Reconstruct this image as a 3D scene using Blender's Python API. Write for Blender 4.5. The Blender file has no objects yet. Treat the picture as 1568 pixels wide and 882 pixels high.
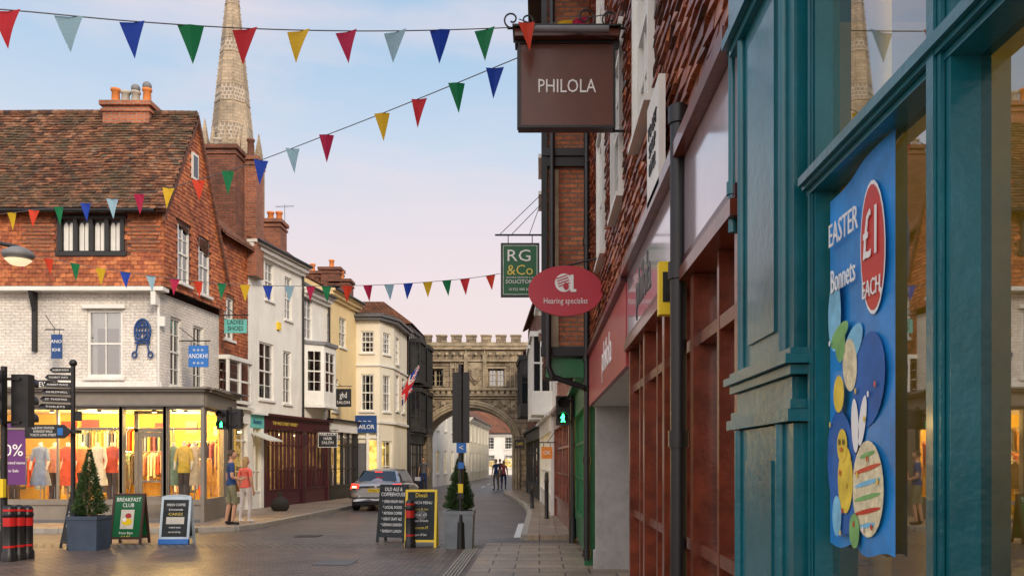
import bpy, math, random
from mathutils import Vector, Matrix, noise
random.seed(11)
R=random.random
def U(a,b): return a+(b-a)*random.random()
FL=1300.; VX=826.; VY=705.; EH=1.65
def wp(px,py,d): return Vector(((px-VX)*d/FL,d,EH-(py-VY)*d/FL))
def gd(py): return EH*FL/(py-VY)
scene=bpy.context.scene
COL=scene.collection
# ---------------------------------------------------------------- materials
def newmat(name):
    m=bpy.data.materials.new(name); m.use_nodes=True
    nt=m.node_tree; b=nt.nodes['Principled BSDF']
    return m,nt,b
def lk(nt,a,b): nt.links.new(a,b)
def posvec(nt,mode):
    g=nt.nodes.new('ShaderNodeNewGeometry')
    if mode=='pos': return g.outputs['Position']
    s=nt.nodes.new('ShaderNodeSeparateXYZ'); lk(nt,g.outputs['Position'],s.inputs[0])
    c=nt.nodes.new('ShaderNodeCombineXYZ')
    if mode=='wall':
        a=nt.nodes.new('ShaderNodeMath'); a.operation='ADD'
        lk(nt,s.outputs[0],a.inputs[0]); lk(nt,s.outputs[1],a.inputs[1])
        lk(nt,a.outputs[0],c.inputs[0]); lk(nt,s.outputs[2],c.inputs[1])
    else:
        lk(nt,s.outputs[0],c.inputs[0]); lk(nt,s.outputs[1],c.inputs[1])
    return c.outputs[0]
def noisetex(nt,vec,scale,detail=4,rough=.6):
    n=nt.nodes.new('ShaderNodeTexNoise'); n.inputs['Scale'].default_value=scale
    n.inputs['Detail'].default_value=detail; n.inputs['Roughness'].default_value=rough
    lk(nt,vec,n.inputs['Vector']); return n
def ramp(nt,fac,stops):
    r=nt.nodes.new('ShaderNodeValToRGB'); e=r.color_ramp.elements
    while len(e)>1: e.remove(e[-1])
    e[0].position=stops[0][0]; e[0].color=(*stops[0][1],1)
    for p,c in stops[1:]:
        x=e.new(p); x.color=(*c,1)
    lk(nt,fac,r.inputs[0]); return r
def mixc(nt,a,b,fac,mode='MIX'):
    m=nt.nodes.new('ShaderNodeMix'); m.data_type='RGBA'; m.blend_type=mode
    if isinstance(fac,(int,float)): m.inputs[0].default_value=fac
    else: lk(nt,fac,m.inputs[0])
    for s,v in ((6,a),(7,b)):
        if isinstance(v,tuple): m.inputs[s].default_value=(*v,1)
        else: lk(nt,v,m.inputs[s])
    return m.outputs[2]
def bump(nt,b,h,st,dist=.02,nrm=None):
    n=nt.nodes.new('ShaderNodeBump'); n.inputs['Strength'].default_value=st; n.inputs['Distance'].default_value=dist
    lk(nt,h,n.inputs['Height'])
    if nrm: lk(nt,nrm,n.inputs['Normal'])
    if b is not None: lk(nt,n.outputs[0],b.inputs['Normal'])
    return n.outputs[0]
def sc(c,k): return tuple(min(1,x*k) for x in c)
def M(name,col,rough=.6,metal=0,var=.18,scale=3,bmp=.15,bs=40,emit=0,coat=0,grime=0):
    m,nt,b=newmat(name)
    p=posvec(nt,'pos')
    n=noisetex(nt,p,scale,4,.65)
    r=ramp(nt,n.outputs[0],[(.3,sc(col,1-var)),(.7,sc(col,1+var))])
    c=r.outputs[0]
    if grime:
        mp=nt.nodes.new('ShaderNodeMapping'); mp.inputs['Scale'].default_value=(1,1,.3); lk(nt,p,mp.inputs[0])
        n3=noisetex(nt,mp.outputs[0],scale*.6,5,.75)
        rr=ramp(nt,n3.outputs[0],[(.48,(0,0,0)),(.78,(grime,grime,grime))])
        c=mixc(nt,c,sc((col[0]*.5,col[1]*.45,col[2]*.38),1),rr.outputs[0])
    lk(nt,c,b.inputs['Base Color'])
    b.inputs['Roughness'].default_value=rough; b.inputs['Metallic'].default_value=metal
    if coat: b.inputs['Coat Weight'].default_value=coat; b.inputs['Coat Roughness'].default_value=.08
    if bmp:
        n2=noisetex(nt,p,bs,3); bump(nt,b,n2.outputs[0],bmp,.01)
    if emit:
        lk(nt,c,b.inputs['Emission Color']); b.inputs['Emission Strength'].default_value=emit
    return m
def Mbrick(name,c1,c2,mort,bw=.225,rh=.075,ms=.01,mode='wall',bmp=.6,dark=.5,rough=.85,dscale=.6):
    m,nt,b=newmat(name)
    v=posvec(nt,mode)
    t=nt.nodes.new('ShaderNodeTexBrick'); lk(nt,v,t.inputs['Vector'])
    t.inputs['Scale'].default_value=1; t.inputs['Brick Width'].default_value=bw; t.inputs['Row Height'].default_value=rh
    t.inputs['Mortar Size'].default_value=ms; t.inputs['Mortar Smooth'].default_value=.2; t.inputs['Bias'].default_value=-.1
    t.inputs['Color1'].default_value=(*c1,1); t.inputs['Color2'].default_value=(*c2,1); t.inputs['Mortar'].default_value=(*mort,1)
    n=noisetex(nt,v,dscale,5,.75)
    r=ramp(nt,n.outputs[0],[(.3,(dark,dark,dark)),(.65,(1.15,1.12,1.1))])
    c=mixc(nt,t.outputs[0],r.outputs[0],1.0,'MULTIPLY')
    n2=noisetex(nt,v,18,3,.7)
    r2=ramp(nt,n2.outputs[0],[(.3,(.7,.7,.7)),(.7,(1.25,1.2,1.2))])
    c=mixc(nt,c,r2.outputs[0],1.0,'MULTIPLY')
    lk(nt,c,b.inputs['Base Color']); b.inputs['Roughness'].default_value=rough
    inv=nt.nodes.new('ShaderNodeMath'); inv.operation='SUBTRACT'; inv.inputs[0].default_value=1
    lk(nt,t.outputs[1],inv.inputs[1])
    nn=bump(nt,None,inv.outputs[0],bmp,.012)
    bump(nt,b,n2.outputs[0],.3,.01,nn)
    return m
def Misland(name,stops,rough=.8,nscale=12,moss=None,bmp=.4,spec=.5):
    m,nt,b=newmat(name)
    g=nt.nodes.new('ShaderNodeNewGeometry')
    r=ramp(nt,g.outputs['Random Per Island'],stops)
    n=noisetex(nt,g.outputs['Position'],nscale,4,.7)
    r2=ramp(nt,n.outputs[0],[(.3,(.5,.5,.5)),(.7,(1.25,1.25,1.25))])
    c=mixc(nt,r.outputs[0],r2.outputs[0],1.0,'MULTIPLY')
    n4=noisetex(nt,g.outputs['Position'],.7,3,.7)
    r4=ramp(nt,n4.outputs[0],[(.35,(.6,.56,.54)),(.65,(1.1,1.1,1.1))])
    c=mixc(nt,c,r4.outputs[0],1.0,'MULTIPLY')
    if moss:
        n3=noisetex(nt,g.outputs['Position'],.9,6,.8)
        r3=ramp(nt,n3.outputs[0],[(.44,(0,0,0)),(.62,(.85,.85,.85))])
        c=mixc(nt,c,moss,r3.outputs[0])
    lk(nt,c,b.inputs['Base Color']); b.inputs['Roughness'].default_value=rough
    b.inputs['Specular IOR Level'].default_value=spec
    bump(nt,b,n.outputs[0],bmp,.01)
    return m
def Mglass(name,tint=(.75,.8,.8),wob=.06,base=.05,ws=1.3,mul=1.2):
    m=bpy.data.materials.new(name); m.use_nodes=True; nt=m.node_tree
    nt.nodes.remove(nt.nodes['Principled BSDF']); out=nt.nodes['Material Output']
    tr=nt.nodes.new('ShaderNodeBsdfTransparent'); tr.inputs[0].default_value=(*tint,1)
    gl=nt.nodes.new('ShaderNodeBsdfGlossy'); gl.inputs['Roughness'].default_value=.015; gl.inputs[0].default_value=(.95,.97,1,1)
    fr=nt.nodes.new('ShaderNodeFresnel'); fr.inputs[0].default_value=1.52
    ad=nt.nodes.new('ShaderNodeMath'); ad.operation='MULTIPLY_ADD'; ad.inputs[1].default_value=mul; ad.inputs[2].default_value=base; ad.use_clamp=True
    lk(nt,fr.outputs[0],ad.inputs[0])
    mx=nt.nodes.new('ShaderNodeMixShader'); lk(nt,ad.outputs[0],mx.inputs[0]); lk(nt,tr.outputs[0],mx.inputs[1]); lk(nt,gl.outputs[0],mx.inputs[2])
    lk(nt,mx.outputs[0],out.inputs[0])
    n=noisetex(nt,posvec(nt,'pos'),ws,1); nn=bump(nt,None,n.outputs[0],wob,.1); lk(nt,nn,gl.inputs['Normal'])
    return m
def Memit(name,col,st):
    m,nt,b=newmat(name); b.inputs['Base Color'].default_value=(*col,1)
    b.inputs['Emission Color'].default_value=(*col,1); b.inputs['Emission Strength'].default_value=st; return m
WHITE=M('white_paint',(.78,.77,.72),.5,var=.06,bmp=.05,grime=.3)
WREND=M('white_render',(.8,.78,.72),.85,var=.07,scale=1.2,bmp=.35,bs=30,grime=.5)
WBRICK=Mbrick('whitewashed_brick',(.8,.78,.73),(.72,.7,.64),(.62,.6,.54),ms=.012,dark=.68)
CREAM=M('cream_render',(.8,.62,.33),.85,var=.07,scale=1.2,bmp=.3,bs=30,grime=.4)
CREAM2=M('pale_cream_render',(.78,.72,.58),.85,var=.06,scale=1.2,bmp=.3,bs=30,grime=.4)
BRICK=Mbrick('red_brick',(.44,.15,.07),(.3,.085,.045),(.3,.24,.19))
BRICKD=Mbrick('dark_brick',(.28,.1,.055),(.15,.055,.03),(.1,.08,.07))
BRICKO=Mbrick('orange_brick',(.52,.19,.08),(.34,.1,.045),(.2,.15,.12),ms=.012,bmp=1)
TILEF=Mbrick('plain_tile_far',(.3,.12,.06),(.17,.07,.04),(.04,.025,.018),.17,.1,.012,bmp=1,dark=.45)
SLATE=Mbrick('slate',(.13,.12,.12),(.09,.085,.09),(.03,.03,.03),.25,.16,.01,bmp=1)
ROOFT=Misland('roof_tile',[(0,(.06,.03,.02)),(.3,(.15,.062,.03)),(.6,(.24,.095,.045)),(.85,(.33,.15,.075)),(1,(.15,.11,.075))],.85,9,moss=(.07,.055,.028))
HANGT=Misland('hung_tile',[(0,(.3,.07,.025)),(.35,(.5,.14,.042)),(.7,(.6,.2,.065)),(1,(.36,.095,.04))],.65,9)
NEART=Misland('near_hung_tile',[(0,(.09,.02,.01)),(.3,(.26,.052,.018)),(.65,(.42,.1,.03)),(.88,(.6,.2,.07)),(1,(.12,.035,.02))],.38,25,bmp=.9)
LEAF=Misland('topiary_leaf',[(0,(.015,.04,.01)),(.5,(.035,.1,.02)),(1,(.1,.18,.04))],.6,20)
STONE=Mbrick('gate_stone',(.42,.345,.235),(.24,.195,.135),(.12,.09,.065),.5,.28,.015,bmp=.9,dark=.28,dscale=1.3)
STONEP=M('dressed_stone',(.36,.295,.2),.85,var=.4,scale=2.5,bmp=.8,bs=12,grime=.8)
STONEG=M('grey_stone',(.42,.4,.38),.8,var=.15,scale=4,bmp=.4,bs=60,grime=.5)
SPIRE=Mbrick('spire_stone',(.5,.41,.29),(.4,.33,.24),(.3,.25,.18),1.2,.6,.05,bmp=.5,dark=.55,dscale=.15)
SPIREB=Mbrick('spire_lattice',(.3,.26,.21),(.2,.18,.16),(.5,.43,.33),.7,.7,.12,bmp=1,dark=.8)
BLACK=M('black_iron',(.011,.011,.013),.38,var=.3,bmp=.1)
BLACKW=M('black_timber',(.018,.018,.02),.55,var=.3)
DGREY=M('dark_grey_paint',(.12,.12,.125),.5,var=.1)
SHOPG=M('grey_shop_paint',(.22,.195,.165),.45,var=.1,bmp=.05,grime=.4)
TEAL=M('teal_paint',(.003,.125,.16),.3,var=.25,scale=2.5,bmp=.3,bs=22,coat=.3,grime=.6)
MAHOG=M('mahogany',(.15,.03,.013),.28,var=.5,scale=6,bmp=.2,coat=.3)
BROWN=M('brown_sign',(.12,.036,.02),.35,var=.15,bmp=.03,coat=.15)
REDF=M('red_fascia',(.42,.045,.055),.35,var=.08,bmp=.03,coat=.12,grime=.3)
REDS=M('red_sign',(.5,.035,.06),.4,var=.04,bmp=0)
PINKG=M('gloss_fascia',(.5,.4,.43),.12,var=.08,bmp=.02,coat=.8)
GREENS=M('green_sign',(.0,.11,.035),.4,var=.04,bmp=0)
GREENP=M('green_paint',(.01,.15,.055),.4,var=.15,coat=.2)
YEL=M('yellow_paint',(.85,.6,.02),.4,var=.08,bmp=0)
GOLD=M('gold_letter',(.75,.58,.1),.4,var=.03,bmp=0)
CHALK=M('blackboard',(.015,.02,.023),.7,var=.5,scale=8,bmp=0)
TXW=M('white_letter',(.85,.85,.83),.5,var=.02,bmp=0)
NAVY=M('navy_sign',(.008,.055,.21),.4,var=.05,bmp=0)
BLUES=M('blue_sign',(.015,.15,.5),.4,var=.05,bmp=0)
MAROON=M('maroon_paint',(.065,.011,.02),.35,var=.15,coat=.2)
TURQ=M('turquoise_fascia',(.13,.47,.43),.45,var=.08)
REDP=M('red_paint',(.55,.015,.015),.35,var=.08,bmp=.02)
ORANGE=M('orange_clay',(.62,.2,.05),.8,var=.2)
POTG=M('grey_pot',(.42,.38,.32),.8,var=.2)
PURPLE=M('purple_poster',(.12,.03,.16),.5,var=.05,bmp=0)
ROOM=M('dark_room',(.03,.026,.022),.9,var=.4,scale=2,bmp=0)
CURT=M('curtain',(.6,.57,.5),.9,var=.1,scale=14,bmp=.2)
WARM=M('shop_wall',(.82,.54,.1),.9,var=.15,scale=2,bmp=0)
WARMD=M('glowing_shop_back',(.7,.36,.08),.9,var=.8,scale=2.5,bmp=0,emit=1.9)  # back wall itself emits, in place of lamplight falling on it
WARMD2=M('dim_glow_shop_back',(.6,.28,.08),.9,var=.95,scale=2.5,bmp=0,emit=.7)  # weaker emission put into the wall colour for dimmer interiors
WOOD=M('floor_wood',(.3,.17,.08),.5,var=.2)
OLIVE=M('olive_wall',(.34,.25,.025),.7,var=.3,scale=2,bmp=0)
SILVER=M('silver_car_paint',(.38,.38,.39),.28,metal=.65,var=.03,bmp=0,coat=.8)
RUBBER=M('tyre',(.015,.015,.015),.8)
CARGL=M('car_glass',(.015,.018,.02),.05,var=.1,bmp=0,coat=.5)
TAIL=Memit('tail_light',(.9,.03,.015),3)
CHROME=M('chrome',(.7,.7,.7),.2,metal=1,var=.03,bmp=0)
GREENL=Memit('green_signal',(.05,1,.3),6)
LAMPW=Memit('warm_bulb',(1,.72,.35),9)
GLASS=Mglass('window_glass',base=.2); GLASSN=Mglass('shopfront_glass',(.62,.62,.5),.012,.2,.6,1.3)
GLSHOP=Mglass('lit_shop_glass',(.97,.97,.95),.02,0.,1.3,.8)
PLANT=M('planter_zinc',(.2,.22,.24),.5,var=.2,coat=.1,grime=.4)
PLANTB=M('planter_slate',(.045,.07,.115),.5,var=.25,grime=.4)
SKIN=M('skin',(.52,.28,.18),.55,var=.05,bmp=0)
LEAD=M('lead_roof',(.18,.18,.19),.6,var=.15)
# ---------------------------------------------------------------- builders
class B:
    def __init__(s,name): s.name=name; s.v=[]; s.f=[]; s.mi=[]; s.sm=[]; s.mats=[]; s.T=None
    def m(s,mat):
        if mat not in s.mats: s.mats.append(mat)
        return s.mats.index(mat)
    def tp(s,p):
        return Vector(s.T(*p)) if s.T else Vector(p)
    def poly(s,pts,mat,smooth=False):
        i=len(s.v); s.v+= [s.tp(p) for p in pts]; s.f.append(tuple(range(i,i+len(pts)))); s.mi.append(s.m(mat)); s.sm.append(smooth)
    def raw(s,vs,fs,mat,smooth=False):
        i=len(s.v); s.v+=[s.tp(p) for p in vs]; k=s.m(mat)
        for f in fs: s.f.append(tuple(i+a for a in f)); s.mi.append(k); s.sm.append(smooth)
    def box(s,a0,a1,b0,b1,c0,c1,mat):
        vs=[(a,b,c) for a in(a0,a1) for b in(b0,b1) for c in(c0,c1)]
        s.raw(vs,[(0,1,3,2),(4,6,7,5),(0,4,5,1),(2,3,7,6),(0,2,6,4),(1,5,7,3)],mat)
    def prism(s,pts,dv,mat):
        n=len(pts); vs=[tuple(p) for p in pts]+[tuple(Vector(p)+Vector(dv)) for p in pts]
        fs=[tuple(range(n)),tuple(range(2*n-1,n-1,-1))]+[(i,(i+1)%n,n+(i+1)%n,n+i) for i in range(n)]
        s.raw(vs,fs,mat)
    def cyl(s,p0,p1,r0,r1,mat,n=12,cap=True,smooth=True):
        p0=Vector(p0);p1=Vector(p1); ax=(p1-p0).normalized()
        a=ax.orthogonal().normalized(); b=ax.cross(a)
        vs=[]
        for p,r in((p0,r0),(p1,r1)):
            for i in range(n):
                t=2*math.pi*i/n; vs.append(p+a*math.cos(t)*r+b*math.sin(t)*r)
        s.raw(vs,[(i,(i+1)%n,n+(i+1)%n,n+i) for i in range(n)],mat,smooth)
        if cap: s.raw(vs,[tuple(range(n)),tuple(range(2*n-1,n-1,-1))],mat)
    def tube(s,pts,r,mat,n=6):
        for i in range(len(pts)-1): s.cyl(pts[i],pts[i+1],r,r,mat,n)
    def lathe(s,c,prof,mat,n=16,sx=1,sy=1,smooth=True,rot=0):
        c=Vector(c); vs=[]
        for r,z in prof:
            for i in range(n):
                t=2*math.pi*(i+.5*rot)/n; vs.append((c.x+math.cos(t)*r*sx,c.y+math.sin(t)*r*sy,c.z+z))
        k=len(prof); fs=[(j*n+i,j*n+(i+1)%n,(j+1)*n+(i+1)%n,(j+1)*n+i) for j in range(k-1) for i in range(n)]
        s.raw(vs,fs,mat,smooth)
        s.raw(vs[:n],[tuple(range(n))],mat); s.raw(vs[-n:],[tuple(range(n))],mat)
    def sph(s,c,r,mat,n=12,sx=1,sy=1,sz=1):
        prof=[(max(.001,math.sin(math.pi*j/n))*r,-math.cos(math.pi*j/n)*r*sz) for j in range(n+1)]
        s.lathe(c,prof,mat,n*2 if n<10 else 16,sx,sy)
    def disc(s,c,u,w,ru,rw,mat,n=32):
        c=Vector(c);u=Vector(u);w=Vector(w)
        s.poly([c+u*math.cos(2*math.pi*i/n)*ru+w*math.sin(2*math.pi*i/n)*rw for i in range(n)],mat)
    def obj(s,parent=None):
        me=bpy.data.meshes.new(s.name); me.from_pydata([tuple(v) for v in s.v],[],s.f)
        for m in s.mats: me.materials.append(m)
        me.polygons.foreach_set('material_index',s.mi); me.polygons.foreach_set('use_smooth',s.sm); me.update()
        o=bpy.data.objects.new(s.name,me); COL.objects.link(o)
        if parent: o.parent=parent
        return o
class G:
    def __init__(s,name,loc=(0,0,0)):
        s.name=name; s.e=bpy.data.objects.new(name,None); s.e.empty_display_size=.2; COL.objects.link(s.e); s.bs={}; s.T=None
    def b(s,part,T=None):
        if part not in s.bs: s.bs[part]=B(part)
        x=s.bs[part]; x.T=T or s.T; return x
    def done(s):
        for x in s.bs.values():
            if x.f: x.obj(s.e)
        return s.e
class Fr:
    def __init__(s,p0,p1,z=0):
        s.p=Vector((p0[0],p0[1],0)); d=Vector((p1[0]-p0[0],p1[1]-p0[1],0)); s.L=d.length; s.U=d.normalized(); s.N=Vector((s.U.y,-s.U.x,0))
    def P(s,u,o,z): return s.p+s.U*u+s.N*o+Vector((0,0,z))
    def u(s,px,o=0):
        k=(px-VX)/FL; p=s.p+s.N*o
        return (k*p.y-p.x)/(s.U.x-k*s.U.y)
    def z(s,px,py,o=0):
        d=(s.p+s.N*o+s.U*s.u(px,o)).y; return EH-(py-VY)*d/FL
    def r(s,x0,x1,y0,y1,o=0):
        m=(x0+x1)/2; a,b=sorted((s.u(x0,o),s.u(x1,o))); return (a,b,s.z(m,y1,o),s.z(m,y0,o))
def text(g,st,c,Uv,size,mat,width=None,W=Vector((0,0,1)),ext=.003,name='lettering'):
    cu=bpy.data.curves.new(name,'FONT'); cu.body=st; cu.size=size; cu.align_x='CENTER'; cu.align_y='CENTER'; cu.extrude=ext; cu.resolution_u=2
    cu.materials.append(mat); o=bpy.data.objects.new(name,cu); COL.objects.link(o); o.parent=g.e
    Uv=Vector(Uv).normalized(); N=Uv.cross(W)
    sx=1
    if width: sx=width/(max(1,max(len(l) for l in st.split('\n')))*.56*size)
    m=Matrix(((Uv.x*sx,W.x,N.x,c[0]),(Uv.y*sx,W.y,N.y,c[1]),(Uv.z*sx,W.z,N.z,c[2]),(0,0,0,1)))
    o.matrix_world=m; return o
def wall(b,F,u0,u1,z0,z1,ops,mat,rev=.14,o=0,rmat=None):
    b.T=F.P; us=sorted({u0,u1,*[min(max(a,u0),u1) for q in ops for a in q[:2]]}); zs=sorted({z0,z1,*[min(max(a,z0),z1) for q in ops for a in q[2:4]]})
    for i in range(len(us)-1):
        for j in range(len(zs)-1):
            cu=(us[i]+us[i+1])/2; cz=(zs[j]+zs[j+1])/2
            if any(q[0]<cu<q[1] and q[2]<cz<q[3] for q in ops): continue
            b.poly([(us[i],o,zs[j]),(us[i+1],o,zs[j]),(us[i+1],o,zs[j+1]),(us[i],o,zs[j+1])],mat)
    rm=rmat or mat
    for a,c,d,e in [q[:4] for q in ops]:
        b.poly([(a,o,d),(a,o-rev,d),(a,o-rev,e),(a,o,e)],rm); b.poly([(c,o,d),(c,o-rev,d),(c,o-rev,e),(c,o,e)],rm)
        b.poly([(a,o,d),(c,o,d),(c,o-rev,d),(a,o-rev,d)],rm); b.poly([(a,o,e),(c,o,e),(c,o-rev,e),(a,o-rev,e)],rm)
def window(g,F,q,nx=2,ny=4,fm=None,o=0,sill=True,curt=None,back=None,rail=True,glass=None,t=.05):
    fm=fm or WHITE; u0,u1,z0,z1=q[:4]
    w=g.b('window_frames',F.P); gl=g.b('window_glass',F.P); bk=g.b('window_interiors',F.P)
    w.box(u0,u0+t,o-.12,o-.04,z0,z1,fm); w.box(u1-t,u1,o-.12,o-.04,z0,z1,fm)
    w.box(u0+t,u1-t,o-.12,o-.04,z0,z0+t*1.2,fm); w.box(u0+t,u1-t,o-.12,o-.04,z1-t,z1,fm)
    zm=(z0+z1)/2
    if rail: w.box(u0+t,u1-t,o-.115,o-.045,zm-.025,zm+.025,fm)
    for i in range(1,nx):
        x=u0+(u1-u0)*i/nx; w.box(x-.012,x+.012,o-.105,o-.06,z0+t,z1-t,fm)
    for j in range(1,ny):
        z=z0+(z1-z0)*j/ny
        if rail and abs(z-zm)<.02: continue
        w.box(u0+t,u1-t,o-.103,o-.062,z-.012,z+.012,fm)
    if sill: w.box(u0-.06,u1+.06,o-.1,o+.07,z0-.07,z0-.003,fm)
    gl.poly([(u0,o-.085,z0),(u1,o-.085,z0),(u1,o-.085,z1),(u0,o-.085,z1)],glass or GLASS)
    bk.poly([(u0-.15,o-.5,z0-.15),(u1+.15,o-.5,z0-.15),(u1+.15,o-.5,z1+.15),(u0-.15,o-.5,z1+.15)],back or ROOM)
    cw=(u1-u0)*(curt if curt is not None else random.choice([.15,.22,.3,.12]))
    if cw>0:
        bk.box(u0,u0+cw,o-.2,o-.17,z0,z1,CURT); bk.box(u1-cw,u1,o-.2,o-.17,z0,z1,CURT)
        if R()<.65: bk.box(u0+cw,u1-cw,o-.195,o-.175,z1-(z1-z0)*U(.2,.6),z1,CURT)
def tiles(b,P,u0,u1,v0,v1,w,h,mat,inside=None,lift=.022,rnd=.35):
    b.T=None; nr=int((v1-v0)/h)+1
    for j in range(nr):
        v=v0+j*h; off=(j%2)*w/2; n=int((u1-u0)/w)+2
        for i in range(-1,n):
            a=u0+i*w-off+U(-.01,.01)*w; c=a+w*.955
            a=max(a,u0); c=min(c,u1)
            if c-a<w*.2: continue
            if inside and not inside((a+c)/2,v+h*.5): continue
            l=lift*(1+U(-rnd,rnd)); l2=lift*(1+U(-rnd,rnd)); dv=U(-.06,.06)*h
            top=v+h*1.15
            p=[P(a,v+dv,l),P(c,v+dv+U(-.04,.04)*h,l2),P(c,top,.006),P(a,top,.006),P(a,v+dv,-.002),P(c,v+dv,-.002)]
            b.raw(p,[(0,1,2,3),(4,5,1,0),(0,3,4),(1,5,2)],mat)
def roofplane(b,e0,e1,s,L,mat,th=.05):
    e0=Vector(e0);e1=Vector(e1);s=Vector(s).normalized(); n=(e1-e0).cross(s).normalized()*th
    b.T=None; b.prism([e0,e1,e1+s*L,e0+s*L],-n if n.z>0 else n,mat)
def chimney(g,x,y,z0,z1,wx,wy,pots,mat=None):
    b=g.b('chimney'); b.T=None; mat=mat or BRICK
    b.box(x-wx,x+wx,y-wy,y+wy,z0,z1,mat)
    b.box(x-wx-.04,x+wx+.04,y-wy-.04,y+wy+.04,z1-.28,z1-.2,mat); b.box(x-wx-.07,x+wx+.07,y-wy-.07,y+wy+.07,z1-.12,z1+.003,mat)
    for i,(dx,h,m) in enumerate(pots):
        b.lathe((x+dx,y,z1),[(.13,0),(.11,.05),(.1,h-.08),(.13,h-.06),(.13,h),(.09,h),(.09,h-.1)],m,12)
def aerial(g,x,y,z):
    b=g.b('tv_aerial'); b.T=None; b.cyl((x,y,z),(x,y,z+1.3),.014,.012,LEAD,6); b.cyl((x-.35,y,z+1.2),(x+.35,y,z+1.24),.009,.009,LEAD,5)
    for i in range(7): b.cyl((x-.3+i*.1,y-.13,z+1.21),(x-.3+i*.1,y+.13,z+1.21),.006,.006,LEAD,4)
# ---------------------------------------------------------------- ground
def sheet(name,pts,z,mat,th=0):
    b=B(name)
    if th: b.prism([(x,y,z-th) for x,y in pts],(0,0,th),mat)
    else: b.poly([(x,y,z) for x,y in pts],mat)
    return b.obj()
EARTH=M('earth',(.07,.075,.05),.95,var=.3,scale=.2,bmp=.3,bs=3)
ROADM=Mbrick('road_setts',(.19,.16,.145),(.125,.108,.1),(.065,.057,.052),.21,.105,.012,'flat',bmp=.6,dark=.55,rough=.42,dscale=.5)
PAVEM=Mbrick('brick_pavers',(.27,.195,.155),(.15,.115,.1),(.055,.045,.04),.21,.105,.014,'flat',bmp=.9,dark=.5,rough=.42,dscale=.6)
COBB=Mbrick('cobble_band',(.32,.27,.21),(.17,.15,.125),(.04,.035,.03),.16,.14,.024,'flat',bmp=1,dark=.6,rough=.5,dscale=1)
FLAG=Mbrick('flagstones',(.42,.32,.22),(.28,.22,.165),(.085,.07,.055),.75,.5,.014,'flat',bmp=.6,dark=.55,rough=.42,dscale=.7)
FLAGL=Mbrick('left_flagstones',(.4,.31,.22),(.28,.22,.17),(.1,.085,.07),.6,.45,.014,'flat',bmp=.5,dark=.6,rough=.5,dscale=.6)
KERB=M('kerb_granite',(.36,.33,.28),.75,var=.2,scale=6,bmp=.3)
LINE=M('road_paint',(.7,.7,.68),.6,var=.15,scale=12,bmp=.1,grime=.5)
sheet('ground',[(-2500,-2500),(2500,-2500),(2500,2500),(-2500,2500)],-.02,EARTH)
sheet('road',[(-40,16.9),(4,16.9),(4,160),(-40,160)],0,ROADM)
sheet('paved_crossing',[(-40,-15),(4,-15),(4,16.1),(-40,16.1)],0,PAVEM)
sheet('cobble_strip',[(-40,16.1),(4,16.1),(4,16.9),(-40,16.9)],.001,COBB)
def kerbed(name,line,far,mat,h=.11):
    g=G(name); b=g.b('paving'); k=g.b('kerb')
    b.prism([(x,y,h-.2) for x,y in line+far],(0,0,.2),mat)
    for i in range(len(line)-1):
        a=Vector((*line[i],0)); c=Vector((*line[i+1],0)); d=(c-a); L=d.length; d.normalize(); n=Vector((d.y,-d.x,0))
        cx=sum(p[0] for p in far)/len(far); cy=sum(p[1] for p in far)/len(far)
        if n.dot(Vector((cx,cy,0))-a)>0: n=-n
        m=max(1,round(L/.9))
        for j in range(m):
            p=a+d*(L*j/m+.006); q=a+d*(L*(j+1)/m-.006)
            k.prism([p+Vector((0,0,-.05)),q+Vector((0,0,-.05)),q+n*.14+Vector((0,0,-.05)),p+n*.14+Vector((0,0,-.05))],(0,0,h+.053),KERB)
    g.done()
kerbed('left_pavement',[(-40,19.3),(-10,19.4),(-7.9,19.6),(-7.2,20.0),(-6.95,21),(-6.75,25),(-6.55,30),(-5.9,34),(-5.7,38),(-5.6,44.8)],[(-14,44.8),(-40,40)],FLAGL)
kerbed('right_pavement',[(-.25,17.6),(-.22,26),(-.45,30.5),(-1.0,36),(-1.6,40.5),(-1.7,44.8)],[(3.5,44.8),(3.5,17.6)],FLAG)
sheet('right_flagstones',[(-1.12,-15),(4,-15),(4,17.0),(-1.05,17.0)],.004,FLAG)
tb=B('tactile_paving')
for i in range(5):
    for j in range(46):
        x=-1.38+i*.05; y=9.0+j*.17; tb.box(x,x+.03,y,y+.13,0,.012,KERB)
tb.obj()
mk=B('road_marking')
mk.box(-.55,-.28,18.2,22.2,.004,.007,LINE)
for y in range(52,90,6): mk.box(-3.6,-3.5,y,y+3,.004,.007,LINE)
mk.obj()
gr=B('drain_cover'); 
gr.box(-5.3,-4.8,18.3,18.8,.004,.01,BLACK); gr.box(-3.6,-3.0,13.4,14.0,.003,.008,DGREY); gr.obj()
# ---------------------------------------------------------------- corner shop (left)
g=G('corner_clothes_shop')
YS=21.2; F0=Fr((-20,YS),(-8.4,YS)); 
w=g.b('shopfront_walls',F0.P)
zt=2.92; zs=.68
W1=F0.r(-220,-20,630,765); W2=F0.r(-8,183,631,765); DR=F0.r(190,250,632,800); W3=F0.r(257,308,634,765)
W1=(W1[0],W1[1],zs,zt); W2=(W2[0],W2[1],zs,zt); DR=(DR[0],DR[1],.12,zt); W3=(W3[0],W3[1],zs,zt)
wall(w,F0,0,F0.L,0,3.0,[W1,W2,DR,W3],SHOPG,.1)
f=g.b('shopfront_trim',F0.P)
f.box(-.1,F0.L+.05,-.2,.08,3.0,3.36,SHOPG); f.box(-.1,F0.L+.12,-.2,.2,3.363,3.42,SHOPG); f.box(-.1,F0.L+.2,-.2,.28,3.423,3.47,SHOPG)
f.box(-.1,F0.L+.03,.083,.11,3.0,3.04,DGREY)
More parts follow.
